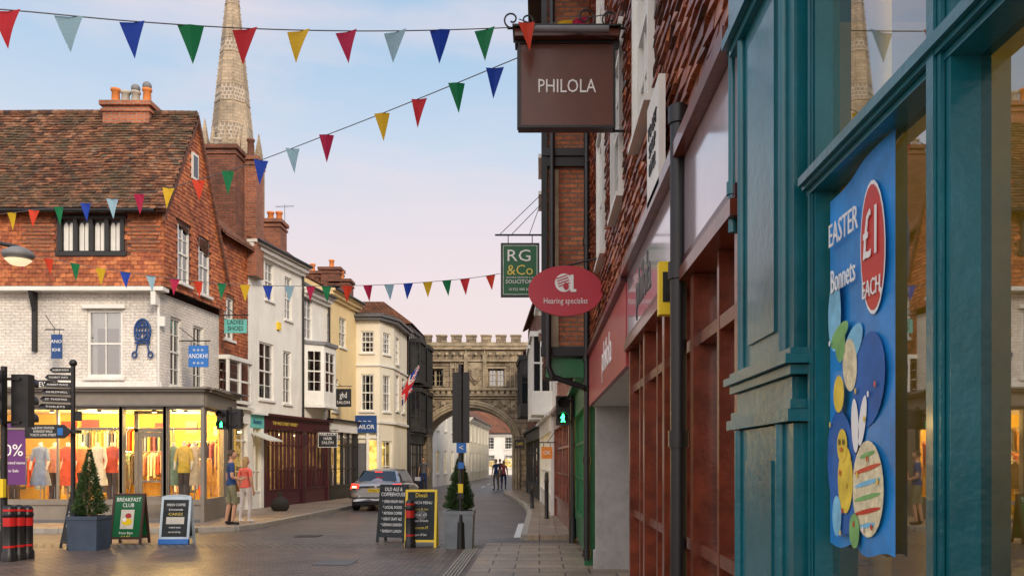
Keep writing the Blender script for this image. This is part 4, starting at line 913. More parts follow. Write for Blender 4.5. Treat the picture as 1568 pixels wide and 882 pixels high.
for k_ in range(4):
    zz=cz+.075-k_*.032; l_.poly([(c.x-.12+k_*.01,D-.04,zz-.02),(c.x+.02+k_*.012,D-.04,zz+.028),(c.x+.02+k_*.012,D-.04,zz+.016),(c.x-.12+k_*.01,D-.04,zz-.032)],REDS)
l_.disc((c.x+.005,D-.0395,cz-.045),(1,0,0),(0,0,1),.035,.045,REDS)
text(g,'Hearing specialist',(c.x,D-.036,c.z-.13),(1,0,0),.105,TXW,.8,ext=.002)
k=g.b('bracket'); k.cyl((c.x+rx-.02,D,c.z),(WX+.05,D,c.z),.02,.02,BLACK,8); k.cyl((c.x,D,c.z+rz),(WX+.03,D,c.z+rz+.12),.012,.012,BLACK,8); g.done()
g=G('solicitors_hanging_sign'); D=14.3; a=wp(769,375,D); c=wp(824,453,D); b=g.b('board'); b.box(a.x,c.x,D-.03,D+.03,c.z,a.z,GREENS)
k=g.b('frame'); t=.022
for (xa,xb,za,zb) in((a.x-t,a.x,c.z-t,a.z+t),(c.x,c.x+t,c.z-t,a.z+t),(a.x,c.x,c.z-t,c.z),(a.x,c.x,a.z,a.z+t)): k.box(xa,xb,D-.04,D+.04,za,zb,BLACK)
t=.008
for (xa,xb,za,zb) in((a.x+.015,a.x+.015+t,c.z+.015,a.z-.015),(c.x-.015-t,c.x-.015,c.z+.015,a.z-.015),(a.x+.025,c.x-.025,c.z+.015,c.z+.015+t),(a.x+.025,c.x-.025,a.z-.015-t,a.z-.015)): k.box(xa,xb,D-.034,D-.0305,za,zb,TXW)
zz=wp(0,360,D).z; k.cyl((a.x-.12,D,zz),(.12,D,zz),.016,.016,BLACK,8)
for x in(a.x+.1,c.x-.1): k.cyl((x,D,a.z),(x,D,zz),.008,.008,BLACK,6)
for x,dy in((a.x-.05,0),(a.x+.15,.02),(c.x-.15,0)): k.cyl((x,D,zz),(.1,D+dy,zz+.75 - (.0 if dy==0 else .15)),.006,.006,BLACK,5)
mx=(a.x+c.x)/2
text(g,'RG',(mx-.02,D-.035,c.z+.66),(1,0,0),.28,TXW,.36); text(g,'&Co',(mx,D-.035,c.z+.42),(1,0,0),.24,GOLD,.4); text(g,'SOLICITORS',(mx,D-.035,c.z+.23),(1,0,0),.09,TXW,.5); text(g,'RICHARD GRIFFITHS & Co',(mx,D-.035,c.z+.3),(1,0,0),.035,TXW,.5); text(g,'01722 500 300',(mx,D-.035,c.z+.1),(1,0,0),.06,TXW,.45); g.done()
hang('orange_hanging_sign',829,846,684,702,23,M('orange_sign',(.8,.25,.03),.5,bmp=0),[('OK',.5,.5,.5)],1,arm=.1).done()
hang('small_black_sign',788,803,673,686,40,BLACKW,[('CAFE',.5,.5,.7)],1,tm=GOLD,arm=.5).done()
# ---------------------------------------------------------------- bunting
BC={'r':(.62,.02,.03),'p':(.36,.58,.68),'b':(.01,.06,.46),'g':(.008,.23,.08),'y':(.82,.52,.02),'o':(.78,.06,.02),'m':(.52,.015,.08)}
BM={}
for k_,v_ in BC.items():
    m,nt,bs=newmat('bunting_'+k_); bs.inputs['Base Color'].default_value=(*v_,1); bs.inputs['Roughness'].default_value=.7
    tl=nt.nodes.new('ShaderNodeBsdfTranslucent'); tl.inputs[0].default_value=(*v_,1); mx_=nt.nodes.new('ShaderNodeMixShader'); mx_.inputs[0].default_value=.45
    lk(nt,bs.outputs[0],mx_.inputs[1]); lk(nt,tl.outputs[0],mx_.inputs[2]); lk(nt,mx_.outputs[0],nt.nodes['Material Output'].inputs[0]); BM[k_]=m
def bunting(ctrl,flags,w0,h0):
    g=G('bunting'); P3=[wp(*c) for c in ctrl]; s=g.b('string'); 
    pts=[]
    for i in range(len(P3)-1):
        p0=P3[max(0,i-1)];p1=P3[i];p2=P3[i+1];p3=P3[min(len(P3)-1,i+2)]
        for k in range(8):
            t=k/8; pts.append(.5*((2*p1)+(p2-p0)*t+(2*p0-5*p1+4*p2-p3)*t*t+(3*p1-p0-3*p2+p3)*t**3))
    pts.append(P3[-1]); s.tube(pts,.005,DGREY,5)
    f=g.b('flags')
    prx=[VX+FL*p.x/p.y for p in pts]
    for px,cl in flags:
        for i in range(len(pts)-1):
            if (prx[i]-px)*(prx[i+1]-px)<=0:
                t=(px-prx[i])/((prx[i+1]-prx[i]) or 1); c=pts[i].lerp(pts[i+1],t); d=(pts[i+1]-pts[i]).normalized()
                if d.x<0: d=-d
                break
        else: continue
        w=w0*U(.95,1.07); h=h0*U(.95,1.07); sw=U(-.2,.25); tip=c+Vector((U(-.02,.03),sw*h*.5,-h)); tw_=U(-.3,.3)
        dd=Vector((1,U(-.15,.25)+math.sin(tw_)*.4,d.z*.9)).normalized()
        n=6; rows=[]
        for r_ in range(n+1):
            tt=r_/n; cen=c.lerp(tip,tt)+Vector((0,.03*math.sin(tt*3.1)*sw*3,0)); hwid=w/2*(1-tt)
            rows.append([cen-dd*hwid,cen+Vector((0,-.018*(1-tt)*(1 if sw>0 else -1),0)),cen+dd*hwid])
        for r_ in range(n):
            a_,b_=rows[r_],rows[r_+1]; f.poly([a_[0],a_[1],b_[1],b_[0]],BM[cl],True); f.poly([a_[1],a_[2],b_[2],b_[1]],BM[cl],True)
    g.done()
bunting([(-200,5,5.9),(0,15,6.1),(200,33,6.4),(400,45,6.8),(600,48,7.2),(795,42,7.7),(865,33,7.85),(957,18,7.95)],
 [(-85,'y'),(10,'r'),(105,'p'),(202,'b'),(292,'g'),(375,'r'),(457,'y'),(530,'m'),(605,'p'),(674,'b'),(742,'g'),(862,'y'),(884,'m')],.19,.285)
bunting([(795,30,7.45),(812,36,7.5),(830,42,7.6),(940,60,7.7)],[(806,'o')],.155,.27)
bunting([(795,88,7.8),(640,152,8.5),(500,207,9.3),(350,262,10.8),(200,300,12.3),(0,328,14),(-200,345,16)],
 [(758,'b'),(699,'g'),(642,'r'),(585,'y'),(500,'m'),(448,'p'),(400,'b'),(349,'g'),(304,'o'),(258,'y'),(213,'m'),(172,'p'),(131,'b'),(90,'g'),(52,'o'),(18,'y')],.165,.29)
bunting([(766,419,14.4),(700,428,14.4),(560,437,14.4),(370,436,14.2),(200,418,14),(0,382,13.6),(-200,340,13.4)],
 [(30,'m'),(74,'o'),(115,'g'),(154,'y'),(192,'b'),(231,'p'),(268,'m'),(303,'o'),(340,'g'),(375,'y'),(410,'b'),(443,'p'),(476,'m'),(500,'g'),(532,'o'),(563,'m'),(596,'p'),(625,'b'),(655,'y'),(684,'g'),(712,'r'),(751,'o')],.165,.27)
# ---------------------------------------------------------------- street furniture
def signal(name,x,y,zt_,heads,zpole=None,S=1.0):
    g=G(name); p=g.b('pole'); p.cyl((x,y,0),(x,y,zpole or zt_),.055,.05,BLACK,12); p.cyl((x,y,0),(x,y,.5),.08,.075,BLACK,12)
    for (dx,z,n,fc,back,lit) in heads:
        h=g.b('signal_head'); w=.14*S; hh=.29*n*S
        h.box(x+dx-w,x+dx+w,y-.02,y+.16,z,z+hh,BLACK) if fc>0 else h.box(x+dx-w,x+dx+w,y-.2,y-.06,z,z+hh,BLACK)
        h.box(x+min(dx,0),x+max(dx,0)+.02,y-.055,y-.025,z+.06,z+.1,BLACK); h.box(x+min(dx,0),x+max(dx,0)+.02,y-.055,y-.025,z+hh-.1,z+hh-.06,BLACK)
        if back: h.box(x+dx-w-.07,x+dx+w+.07,y-.05,y-.03,z-.06,z+hh+.06,BLACK)
        for i in range(n):
            zc=z+(.145+i*.29)*S; yy=y-.2 if fc<0 else y+.16
            s=-1 if fc<0 else 1
            h.cyl((x+dx,yy,zc),(x+dx,yy+s*.012,zc),.1*S,.1*S,ROOM,20)
            if i==lit:
                L=g.b('green_man'); e=yy+s*.016; k=S
                L.disc((x+dx,e,zc+.062*k),(1,0,0),(0,0,1),.022*k,.022*k,GREENL,12)
                L.poly([(x+dx-.034*k,e,zc+.036*k),(x+dx+.034*k,e,zc+.036*k),(x+dx+.022*k,e,zc-.02*k),(x+dx-.022*k,e,zc-.02*k)],GREENL)
                L.poly([(x+dx-.02*k,e,zc-.02*k),(x+dx+.02*k,e,zc-.02*k),(x+dx+.045*k,e,zc-.085*k),(x+dx+.018*k,e,zc-.085*k),(x+dx,e,zc-.045*k),(x+dx-.018*k,e,zc-.085*k),(x+dx-.045*k,e,zc-.085*k)],GREENL)
                L.poly([(x+dx-.034*k,e-.001,zc+.034*k),(x+dx-.06*k,e-.001,zc-.01*k),(x+dx-.045*k,e-.001,zc-.014*k),(x+dx-.02*k,e-.001,zc+.02*k)],GREENL)
            m_=14
            for q in range(m_):
                a_=math.radians(-30+240*q/m_); b_=math.radians(-30+240*(q+1)/m_); r_=.11*S
                h.poly([(x+dx+r_*math.cos(a_),yy,zc+r_*math.sin(a_)),(x+dx+r_*math.cos(b_),yy,zc+r_*math.sin(b_)),(x+dx+r_*math.cos(b_),yy+s*.18*S,zc+r_*math.sin(b_)),(x+dx+r_*math.cos(a_),yy+s*.18*S,zc+r_*math.sin(a_))],BLACK)
    return g
D=15.9; p=wp(706,840,D)
g=signal('traffic_light',p.x,D,3.45,[(0,2.03,3,1,False,9),(0,2.98,1,1,False,9)],3.45)
bx=g.b('backing_board'); bx.box(p.x-.16,p.x+.16,D-.03,D-.015,1.98,3.3,BLACK)
s=g.b('direction_plate'); q0=wp(699,678,D-.08); q1=wp(714,693,D-.08); s.box(q0.x,q1.x,D-.1,D-.08,q1.z,q0.z,BLUES); text(g,'<',((q0.x+q1.x)/2,D-.105,(q0.z+q1.z)/2),(1,0,0),.16,TXW)
s.box(p.x-.05,p.x+.06,D-.1,D-.08,1.5,1.62,BLUES); s.box(p.x-.045,p.x+.045,D-.12,D-.07,1.05,1.22,YEL); s.box(p.x-.055,p.x+.055,D-.11,D-.06,.95,1.04,BLACK); g.done()
p=wp(352,800,20.6); g=signal('pedestrian_signal',p.x,20.6,2.95,[(-.13,2.4,2,-1,False,0),(.15,2.42,2,1,False,9)],S=.82); g.done()
p=wp(877,830,17); g=signal('pedestrian_signal',p.x,17,3.0,[(-.2,2.35,2,-1,False,0)]); g.done()
p=wp(6,850,14.0); g=signal('traffic_light',p.x,14,3.2,[(-.05,2.25,3,-1,False,9),(.27,2.2,3,1,False,9)],3.2); 
g.b('push_button').box(p.x-.08,p.x+.08,13.85,13.93,1.05,1.35,YEL); g.done()
def bollard(name,px,py,top,r=.06,red=False):
    D=gd(py); p=wp(px,py,D); h=wp(px,top,D).z; g=G(name); b=g.b('post')
    b.lathe((p.x,D,0),[(r*1.25,0),(r*1.25,.12),(r,.16),(r,h*.78),(r*1.12,h*.8),(r*1.12,h*.84),(r,h*.86),(r,h*.94),(r*.7,h*.985),(.005,h)],BLACK,16)
    if red:
        b.lathe((p.x,D,0),[(r*1.03,h*.62),(r*1.03,h*.77)],REDP,16); b.lathe((p.x,D,0),[(r*1.03,h*.24),(r*1.03,h*.28)],REDP,16)
        b.lathe((p.x,D,0),[(r*1.05,h*.88),(r*1.05,h*.92)],REDP,16)
    g.done()
bollard('bollard',628,838,764,.085,True); bollard('bollard',14,859,772,.09,True); bollard('bollard',29,857,772,.085,True); bollard('bollard',42,855,773,.085,True)
bollard('bollard',815,783,742,.06); bollard('bollard',837,800,722,.055); 
g=G('fingerpost'); D=15.9; p=wp(112,842,D); b=g.b('post'); zt_=wp(0,560,D).z; b.cyl((p.x,D,0),(p.x,D,zt_),.045,.04,BLACK,12); b.cyl((p.x,D,0),(p.x,D,.9),.07,.06,BLACK,12); b.sph((p.x,D,zt_+.05),.07,BLACK,8)
b.cyl((p.x,D,.9),(p.x,D,.95),.08,.08,BLACK,12)
for i,st in enumerate(['SALISBURY MUSEUM','TOURIST INFO','MARKET PLACE','GUILDHALL','ST THOMAS','TOILETS']):
    z=wp(0,567+i*11.3,D).z; f=g.b('fingers'); L=.42 if i else .36; dy=.05+.05*i
    f.prism([(p.x-.05,D-.012,z-.05),(p.x-.05,D-.012,z+.05),(p.x-L,D-dy,z+.05),(p.x-L-.06,D-dy,z),(p.x-L,D-dy,z-.05)],(0,.02,0),BLACK)
    text(g,st,(p.x-.05-L/2+.02,D-dy*.5-.02,z),(1,(dy-.012)/L,0),.05,TXW,L*.8,ext=.001)
z=wp(0,637,D).z; f.box(p.x,p.x+.16,D-.012,D+.012,z-.09,z+.09,BLACK)
g.done()
g=G('direction_sign'); D=15.7; a=wp(38,650,D); c=wp(108,671,D); m_=(a.z+c.z)/2
g.b('board').prism([(a.x,D,c.z),(c.x-.12,D,c.z),(c.x,D,m_),(c.x-.12,D,a.z),(a.x,D,a.z)],(0,.03,0),BLACK); g.b('plate').box(c.x-.24,c.x-.14,D-.006,D-.002,c.z+.06,a.z-.06,BLUES)
text(g,'RAILWAY STATION\nRIVERSIDE WALK\nTOILETS LONG STREET',(a.x*.6+c.x*.4,D-.004,m_),(1,0,0),.065,TXW,.5,ext=.001); g.b('clamp').box(c.x-.12,c.x+.1,D+.03,D+.2,m_-.03,m_+.03,BLACK); g.done()
g=G('street_lamp'); p=wp(28,393,12.5); b=g.b('lantern'); b.lathe((p.x,12.5,p.z),[(.01,-.1),(.12,-.08),(.2,-.01),(.22,.02),(.2,.07),(.1,.13),(.03,.15)],LEAD,20); b.lathe((p.x,12.5,p.z-.03),[(.01,-.1),(.1,-.09),(.18,-.02)],Memit('lamp_bowl',(1,.8,.5),.9),20)
b.tube([(p.x,12.5,p.z+.14),(p.x-.3,12.5,p.z+.2),(p.x-1.2,12.5,p.z+.1)],.03,BLACK,8); b.cyl((p.x-1.2,12.5,0),(p.x-1.2,12.5,p.z+.4),.07,.05,BLACK,12); g.done()
def aboard(name,px0,px1,top,base,fm,pm,lines,tm=TXW,yaw=0,round_=False,lean=.2):
    D=gd(base); a=wp(px0,base,D); c=wp(px1,base,D); W=(c.x-a.x)/math.cos(yaw); Hh=wp(0,top,D).z; cx=(a.x+c.x)/2
    g=G(name); Rm=Matrix.Rotation(yaw,4,'Z'); O=Vector((cx,D,0))
    s_=Vector((0,lean,Hh)).normalized(); n_=Vector((1,0,0)).cross(s_)
    def T(x,o,v): 
        q=Vector((x,0,0))+s_*v+n_*o; return O+Rm@q
    def T2(x,o,v):
        q=Vector((x,2*lean,0))+Vector((0,-s_.y,s_.z))*v+Vector((n_.x,-n_.y,n_.z))*o; return O+Rm@q
    for k,TT in (('front_panel',T),('rear_panel',T2)):
        b=g.b(k); b.T=TT; t=.045; L=Hh/s_.z
        b.box(-W/2,-W/2+t,-.015,.02,0,L,fm); b.box(W/2-t,W/2,-.015,.02,0,L,fm); b.box(-W/2+t,W/2-t,-.015,.018,L-t,L,fm); b.box(-W/2+t,W/2-t,-.015,.018,.1,.1+t,fm)
        b.box(-W/2+t,W/2-t,-.008,.01,.1+t,L-t,pm)
        if round_: b.prism([(W/2*math.cos(math.pi*i/12),-.012,L+.06*math.sin(math.pi*i/12)) for i in range(13)],(0,.03,0),fm)
    U_=(Rm@Vector((1,0,0))); L=Hh/s_.z; Wv=(Rm@s_)
    for st,fz,fs,fw,*mm in lines: text(g,st,T(0,.014,L*fz),U_,L*fs,mm[0] if mm else tm,W*fw,W=Wv,ext=.001)
    return g,T,L,W
g,T,L,W=aboard('chalkboard_sign',575,620,742,830,CHALK,CHALK,[('OLD ALE &\nCOFFEEHOUSE',.87,.09,.8),('* OPEN FROM 9AM',.7,.07,.75),('* LOCAL FOOD',.6,.07,.65),('* ARTISAN COFFEE',.5,.07,.75),('* GREAT CRAFT ALE',.4,.07,.75),('* GERMAN GARDEN',.3,.07,.7),('* SUNDAY LUNCH',.19,.07,.7)],yaw=-.25); g.done()
g,T,L,W=aboard('yellow_chalkboard_sign',619,668,750,838,YEL,CHALK,[('Diwali',.9,.11,.5,YEL),('LUNCH MENU',.77,.07,.6),('curry & rice',.66,.06,.6,GOLD),('thali  £7',.56,.06,.55),('naan breads',.46,.06,.6),('2 courses £9',.34,.07,.6,YEL),('open till late',.22,.06,.6)]); 
b=g.b('cooking_pot_motif'); b.T=T; b.poly([(.12*math.cos(2*math.pi*i/20),.012,L*.56+.09*math.sin(2*math.pi*i/20)) for i in range(20)],DGREY); g.done()
g,T,L,W=aboard('breakfast_menu_sign',167,216,756,833,M('dark_wood',(.05,.02,.015),.5),GREENS,[('BREAKFAST\nCLUB',.82,.11,.75),('from 8am',.22,.07,.5),('£4.95',.14,.08,.4,GOLD)])
b=g.b('breakfast_picture'); b.T=T; b.box(-.13,.13,.011,.013,L*.3,L*.68,CURT); b.poly([(.1*math.cos(2*math.pi*i/20),.016,L*.44+.07*math.sin(2*math.pi*i/20)) for i in range(20)],YEL); b.poly([(.02+.06*math.cos(2*math.pi*i/20),.018,L*.56+.05*math.sin(2*math.pi*i/20)) for i in range(20)],REDF); b.poly([(-.05+.04*math.cos(2*math.pi*i/20),.019,L*.48+.04*math.sin(2*math.pi*i/20)) for i in range(20)],TXW); g.done()
g,T,L,W=aboard('pavement_poster_sign',243,289,762,833,M('pale_frame',(.5,.6,.67),.4,bmp=0),CHALK,[('FRESH COFFEE',.84,.075,.65),('& homemade',.74,.06,.5),('CAKES',.64,.08,.45,GOLD),('cream teas',.36,.06,.5),('served all day',.26,.055,.6)],round_=True,lean=.16)
b=g.b('poster_picture'); b.T=T; b.box(-W*.3,W*.3,.011,.013,L*.43,L*.58,CURT); b.box(-W/2+.0,W/2,-.03,.05,0,.1,BLUES); g.done()
g,T,L,W=aboard('dark_pavement_sign',84,112,752,840,BLACKW,CHALK,[('MENU',.85,.09,.5),('soup of\nthe day',.6,.07,.6),('£3.50',.4,.08,.5)],yaw=-.8); g.done()
def topiary(px,top,base,ptop,wpx,pm,n=6500):
    D=gd(base); p=wp(px,base,D); hz=wp(0,top,D).z; pz_=wp(0,ptop,D).z; hw_=wpx*D/FL/2
    g=G('conifer_planter'); b=g.b('planter'); w0=hw_*.92
    vs=[(p.x-w0,D-w0,0),(p.x+w0,D-w0,0),(p.x+w0,D+w0,0),(p.x-w0,D+w0,0)]; vt=[(p.x-hw_,D-hw_,pz_),(p.x+hw_,D-hw_,pz_),(p.x+hw_,D+hw_,pz_),(p.x-hw_,D+hw_,pz_)]
    b.raw(vs+vt,[(0,1,5,4),(1,2,6,5),(2,3,7,6),(3,0,4,7),(0,1,2,3)],pm)
    for xa,xb,ya,yb in((-1.04,1.04,-1.04,-.88),(-1.04,1.04,.88,1.04),(-1.04,-.88,-.88,.88),(.88,1.04,-.88,.88)): b.box(p.x+xa*hw_,p.x+xb*hw_,D+ya*hw_,D+yb*hw_,pz_-.05,pz_+.015,pm)
    b.box(p.x-hw_*.88,p.x+hw_*.88,D-hw_*.88,D+hw_*.88,pz_-.1,pz_-.04,ROOM)
    t=g.b('trunk'); t.cyl((p.x,D,pz_-.08),(p.x,D,pz_+(hz-pz_)*.75),.035,.012,WOOD,8)
    lf=g.b('foliage'); z0=pz_+.03; Hc=hz-z0; R0=hw_*.92
    for i in range(n):
        t_=1-math.sqrt(R()) if R()<.85 else R(); t_=min(.995,t_); a=U(0,2*math.pi)
        prof=min(1,(t_/.1+.55))*(1-t_)**.8*1.1
        bmp_=1+.5*noise.noise(Vector((math.cos(a)*2.4,math.sin(a)*2.4,t_*9+px)))
        r=R0*prof*bmp_*(U(.35,1.08)**.6) ; c=Vector((p.x+math.cos(a)*r,D+math.sin(a)*r,z0+Hc*t_))
        s=U(.01,.024); ax=Vector((math.cos(a)+U(-.7,.7),math.sin(a)+U(-.7,.7),U(.1,1.5))).normalized(); sd=ax.orthogonal().normalized(); sd=Matrix.Rotation(U(0,6.28),3,ax)@sd
        lf.poly([c-sd*s*.6,c+ax*s*1.3-sd*s*.2,c+ax*s*2.4,c+sd*s*.6],LEAF)
    g.done()
topiary(137,688,841,790,46,PLANTB); topiary(704,698,838,782,44,PLANT)
g=G('bin_bag'); b=g.b('bag'); p=wp(429,782,1.54*1300/(782-705)); 
b.lathe((p.x,p.y,.11),[(.2,0),(.27,.1),(.28,.22),(.2,.36),(.07,.44),(.05,.47),(.11,.55),(.02,.56)],ROOM,14)
g.done()
# ---------------------------------------------------------------- car
def car():
    g=G('parked_car'); X0=(578-VX)*28/FL; Y0=27.7
    T=lambda x,y,z:Vector((X0+x,Y0+y,z))
    st=[(0.0,.32,.6,.80,.74,.8,.70),(.06,.25,.58,.92,.83,.87,.78),(.35,.22,.56,.96,.86,.89,.8),(1.0,.2,.55,.95,.87,.895,.8),(2.0,.2,.55,.93,.87,.895,.8),(3.0,.2,.55,.9,.87,.89,.79),(3.9,.22,.55,.82,.85,.87,.72),(4.4,.25,.5,.7,.78,.8,.6),(4.55,.32,.48,.6,.65,.66,.5)]
    me=bpy.data.meshes.new('body'); vs=[];fs=[]
    for y,a,b_,c,wl,wm,wt in st:
        vs+=[T(-wl,y,a),T(-wm,y,b_),T(-wm*.99,y,c-.1),T(-wt,y,c),T(0,y,c+.02),T(wt,y,c),T(wm*.99,y,c-.1),T(wm,y,b_),T(wl,y,a),T(0,y,a)]
    n=10
    for j in range(len(st)-1):
        for i in range(n): fs.append((j*n+i,j*n+(i+1)%n,(j+1)*n+(i+1)%n,(j+1)*n+i))
    fs.append(tuple(range(n))); fs.append(tuple(range((len(st)-1)*n,len(st)*n)))
    me.from_pydata(vs,[],fs); me.materials.append(SILVER); 
    for p in me.polygons: p.use_smooth=True
    o=bpy.data.objects.new('body',me); COL.objects.link(o); o.parent=g.e; m=o.modifiers.new('s','SUBSURF'); m.levels=2; m.render_levels=2
    cs=[(.22,.93,.74,.94,.72),(.85,.93,.77,1.32,.57),(1.3,.93,.78,1.38,.58),(2.2,.92,.78,1.39,.58),(2.75,.9,.77,1.34,.56),(3.6,.86,.72,.88,.66)]
    vs=[];fs=[]
    for y,zb,wb,zt,wt in cs: vs+=[T(-wb,y,zb),T(-wt,y,zt),T(0,y,zt+.025),T(wt,y,zt),T(wb,y,zb)]
    for j in range(len(cs)-1):
        for i in range(4): fs.append((j*5+i,j*5+i+1,(j+1)*5+i+1,(j+1)*5+i))
    me=bpy.data.meshes.new('cabin'); me.from_pydata(vs,[],fs); me.materials.append(SILVER)
    for p in me.polygons: p.use_smooth=True
    o=bpy.data.objects.new('cabin',me); COL.objects.link(o); o.parent=g.e; m=o.modifiers.new('s','SUBSURF'); m.levels=2; m.render_levels=2
    b=g.b('glass',T)
    b.poly([(-.64,.262,.98),(.64,.262,.98),(.5,.79,1.30),(-.5,.79,1.30)],CARGL)
    b.poly([(-.66,3.45,.95),(.66,3.45,.95),(.52,2.8,1.34),(-.52,2.8,1.34)],CARGL)
    for s in(-1,1): b.poly([(s*.765,.7,.97),(s*.775,2.95,.95),(s*.6,2.55,1.32),(s*.6,1.0,1.31)],CARGL)
    l=g.b('tail_lights',T)
    for s in(-1,1):
        l.prism([(s*.84,.03,.72),(s*.56,-.012,.74),(s*.55,-.01,.88),(s*.80,.06,.9)],(0,.09,0),TAIL); l.box(s*.7-.06,s*.7+.06,-.02,.0,.77,.81,LAMPW)
    l.box(-.12,.12,.53,.56,1.265,1.285,TAIL)
    d=g.b('trim',T); d.box(-.26,.26,-.03,-.01,.62,.73,YEL); d.box(-.86,.86,-.035,.02,.42,.46,RUBBER); d.box(-.7,.7,-.01,.2,.2,.3,RUBBER); d.cyl((0,-.02,.83),(0,0.01,.83),.05,.05,CHROME,16)
    for s in(-1,1):
        d.box(s*.98-.1,s*.98+.1,2.65,2.8,.93,1.07,SILVER)
        d.box(s*.86-.05,s*.86+.05,2.7,2.76,.95,.99,BLACK)
    w=g.b('wheels',T)
    for s in(-1,1):
        for y in(.85,3.55):
            w.T=None; p=T(s*.72,y,.31); q=T(s*.9,y,.31); w.cyl(p,q,.31,.31,RUBBER,24); r_=T(s*.905,y,.31); w.cyl(q,r_,.2,.2,CHROME,16)
    text(g,'WN56 FLC',T(0,-.033,.675),(1,0,0),.1,BLACK,.46,ext=.001)
    g.done()
car()
# ---------------------------------------------------------------- people
def person(name,x,y,z0,rot,h,shirt,legs,shoe,hair,longhair=False,shorts=True,hold=True):
    k=h/1.75; g=G(name)
    V=[];E=[];Rr=[]
    def v(p,r,par=None,ry=None):
        V.append(Vector(p)*k); Rr.append((r*k,(ry or r)*k)); i=len(V)-1
        if par is not None: E.append((par,i))
        return i
    fem=longhair; sw=.165 if fem else .185
    pel=v((0,0,.95),.125,None,.1); wa=v((0,.01,1.1),.115 if not fem else .1,pel,.085); ch=v((0,.0,1.28),.135 if not fem else .12,wa,.1); up=v((0,-.01,1.41),.1,ch,.08); nk=v((0,0,1.5),.05,up); hd=v((0,.015,1.58),.055,nk)
    for s in(-1,1):
        sh=v((s*sw,-.01,1.4),.06,up); el=v((s*(sw+.06),-.05 if s<0 else -.03,1.13),.043,sh)
        if hold and s>0: wr=v((s*(sw+.02),.17,1.06),.028,el); pm=v((s*(sw-.01),.24,1.09),.03,wr,.018); dirn=Vector((-.1,.8,.2))
        else: wr=v((s*(sw+.07),.03,.9),.028,el); pm=v((s*(sw+.07),.05,.82),.032,wr,.018); dirn=Vector((0,.15,-1))
        dirn.normalize(); side=Vector((0,1,0)) if dirn.z<-.5 else Vector((0,0,1))
        pv=V[pm]/k
        for f_,L in enumerate((.07,.08,.076,.06)):
            off=side*(f_-1.5)*.019; a=v(pv+off+dirn*.03,.0095,pm); b_=v(pv+off+dirn*(.03+L*.5),.009,a); v(pv+off+dirn*(.03+L*.95)+Vector((-s*.015,0,0)),.008,b_)
        t=v(pv+side*.035-dirn*.01,.011,pm); v(pv+side*.05+dirn*.03,.009,t)
        hp=v((s*.09,0,.9),.098 if fem else .1,pel); st_=.05*s; kn=v((s*.1,.03+st_,.5),.06,hp); cf=v((s*.1,-.0+st_,.36),.055,kn); an=v((s*.105,-.04+st_,.1),.036,cf); he=v((s*.105,-.05+st_,.05),.04,an); to=v((s*.12,.12+st_,.035),.036,he,.03)
    me=bpy.data.meshes.new('body'); me.from_pydata([tuple(a) for a in V],E,[]); o=bpy.data.objects.new('body',me); COL.objects.link(o)
    md=o.modifiers.new('sk','SKIN'); sd=me.skin_vertices[0].data
    for i,r in enumerate(Rr): sd[i].radius=r; sd[i].use_root=(i==0)
    s2=o.modifiers.new('ss','SUBSURF'); s2.levels=2; s2.render_levels=2
    dg=bpy.context.evaluated_depsgraph_get(); nm=bpy.data.meshes.new_from_object(o.evaluated_get(dg)); bpy.data.objects.remove(o)
    nm.materials.clear()
    for m in(SKIN,shirt,legs,shoe): nm.materials.append(m)
    for p in nm.polygons:
        c=p.center/k; p.use_smooth=True; ax=abs(c.x); arm=(ax>sw-.01+.05*(1.35-c.z) and c.z>.65 and ax>.15) or (c.y>.13 and c.z>.7)
        if c.z<.085: m=3
        elif arm and c.z<1.24: m=0
        elif c.z<(.52 if shorts else .085): m=0
        elif c.z<.96: m=2
        elif c.z<1.47: m=1
        else: m=0
        p.material_index=m
    ob=bpy.data.objects.new('body',nm); COL.objects.link(ob); ob.parent=g.e
    hb=g.b('head'); C=Vector((0,.02,1.645))*k
    vs=[];n=20;mm=14
    for j in range(mm+1):
        ph=math.pi*j/mm; zz=-math.cos(ph); rr=math.sin(ph)
        for i in range(n):
            t=2*math.pi*i/n; xx=math.cos(t)*rr; yy=math.sin(t)*rr
            jw=1-.28*max(0,-zz)*(1 if yy>-.2 else .6)
            px_=xx*.074*jw; py_=yy*.093*(1-.12*max(0,-zz))+ (.012 if (yy>0 and zz<0) else 0)
            if abs(xx)<.22 and yy>.6 and -.35<zz<.1: py_+=.018
            vs.append(C+Vector((px_,py_,zz*.115))*k)
    hb.raw(vs,[(j*n+i,j*n+(i+1)%n,(j+1)*n+(i+1)%n,(j+1)*n+i) for j in range(mm) for i in range(n)],SKIN,True)
    for s in(-1,1): hb.sph(C+Vector((s*.028,.085,.005))*k,.011*k,TXW,6); hb.sph(C+Vector((s*.028,.094,.005))*k,.006*k,BLACK,6); hb.sph(C+Vector((s*.076,-.002,-.01))*k,.022*k,SKIN,6,.4,.8,1.3)
    hb.sph(C+Vector((0,.092,-.052))*k,.018*k,REDF,6,1,.3,.25)
    hr=g.b('hair'); vs=[]
    for j in range(mm+1):
        ph=math.pi*j/mm; zz=-math.cos(ph); rr=math.sin(ph)
        for i in range(n):
            t=2*math.pi*i/n; xx=math.cos(t)*rr; yy=math.sin(t)*rr; f=1.0
            if yy>.25 and zz<.45: f=.8
            if zz<(-.35): f=.75
            nz=1+.05*noise.noise(Vector((xx*4,yy*4,zz*4)))
            vs.append(C+Vector((xx*.084*f*nz,yy*.102*f*nz-.008,zz*.124*f*nz+.008))*k)
    hr.raw(vs,[(j*n+i,j*n+(i+1)%n,(j+1)*n+(i+1)%n,(j+1)*n+i) for j in range(mm) for i in range(n)],hair,True)
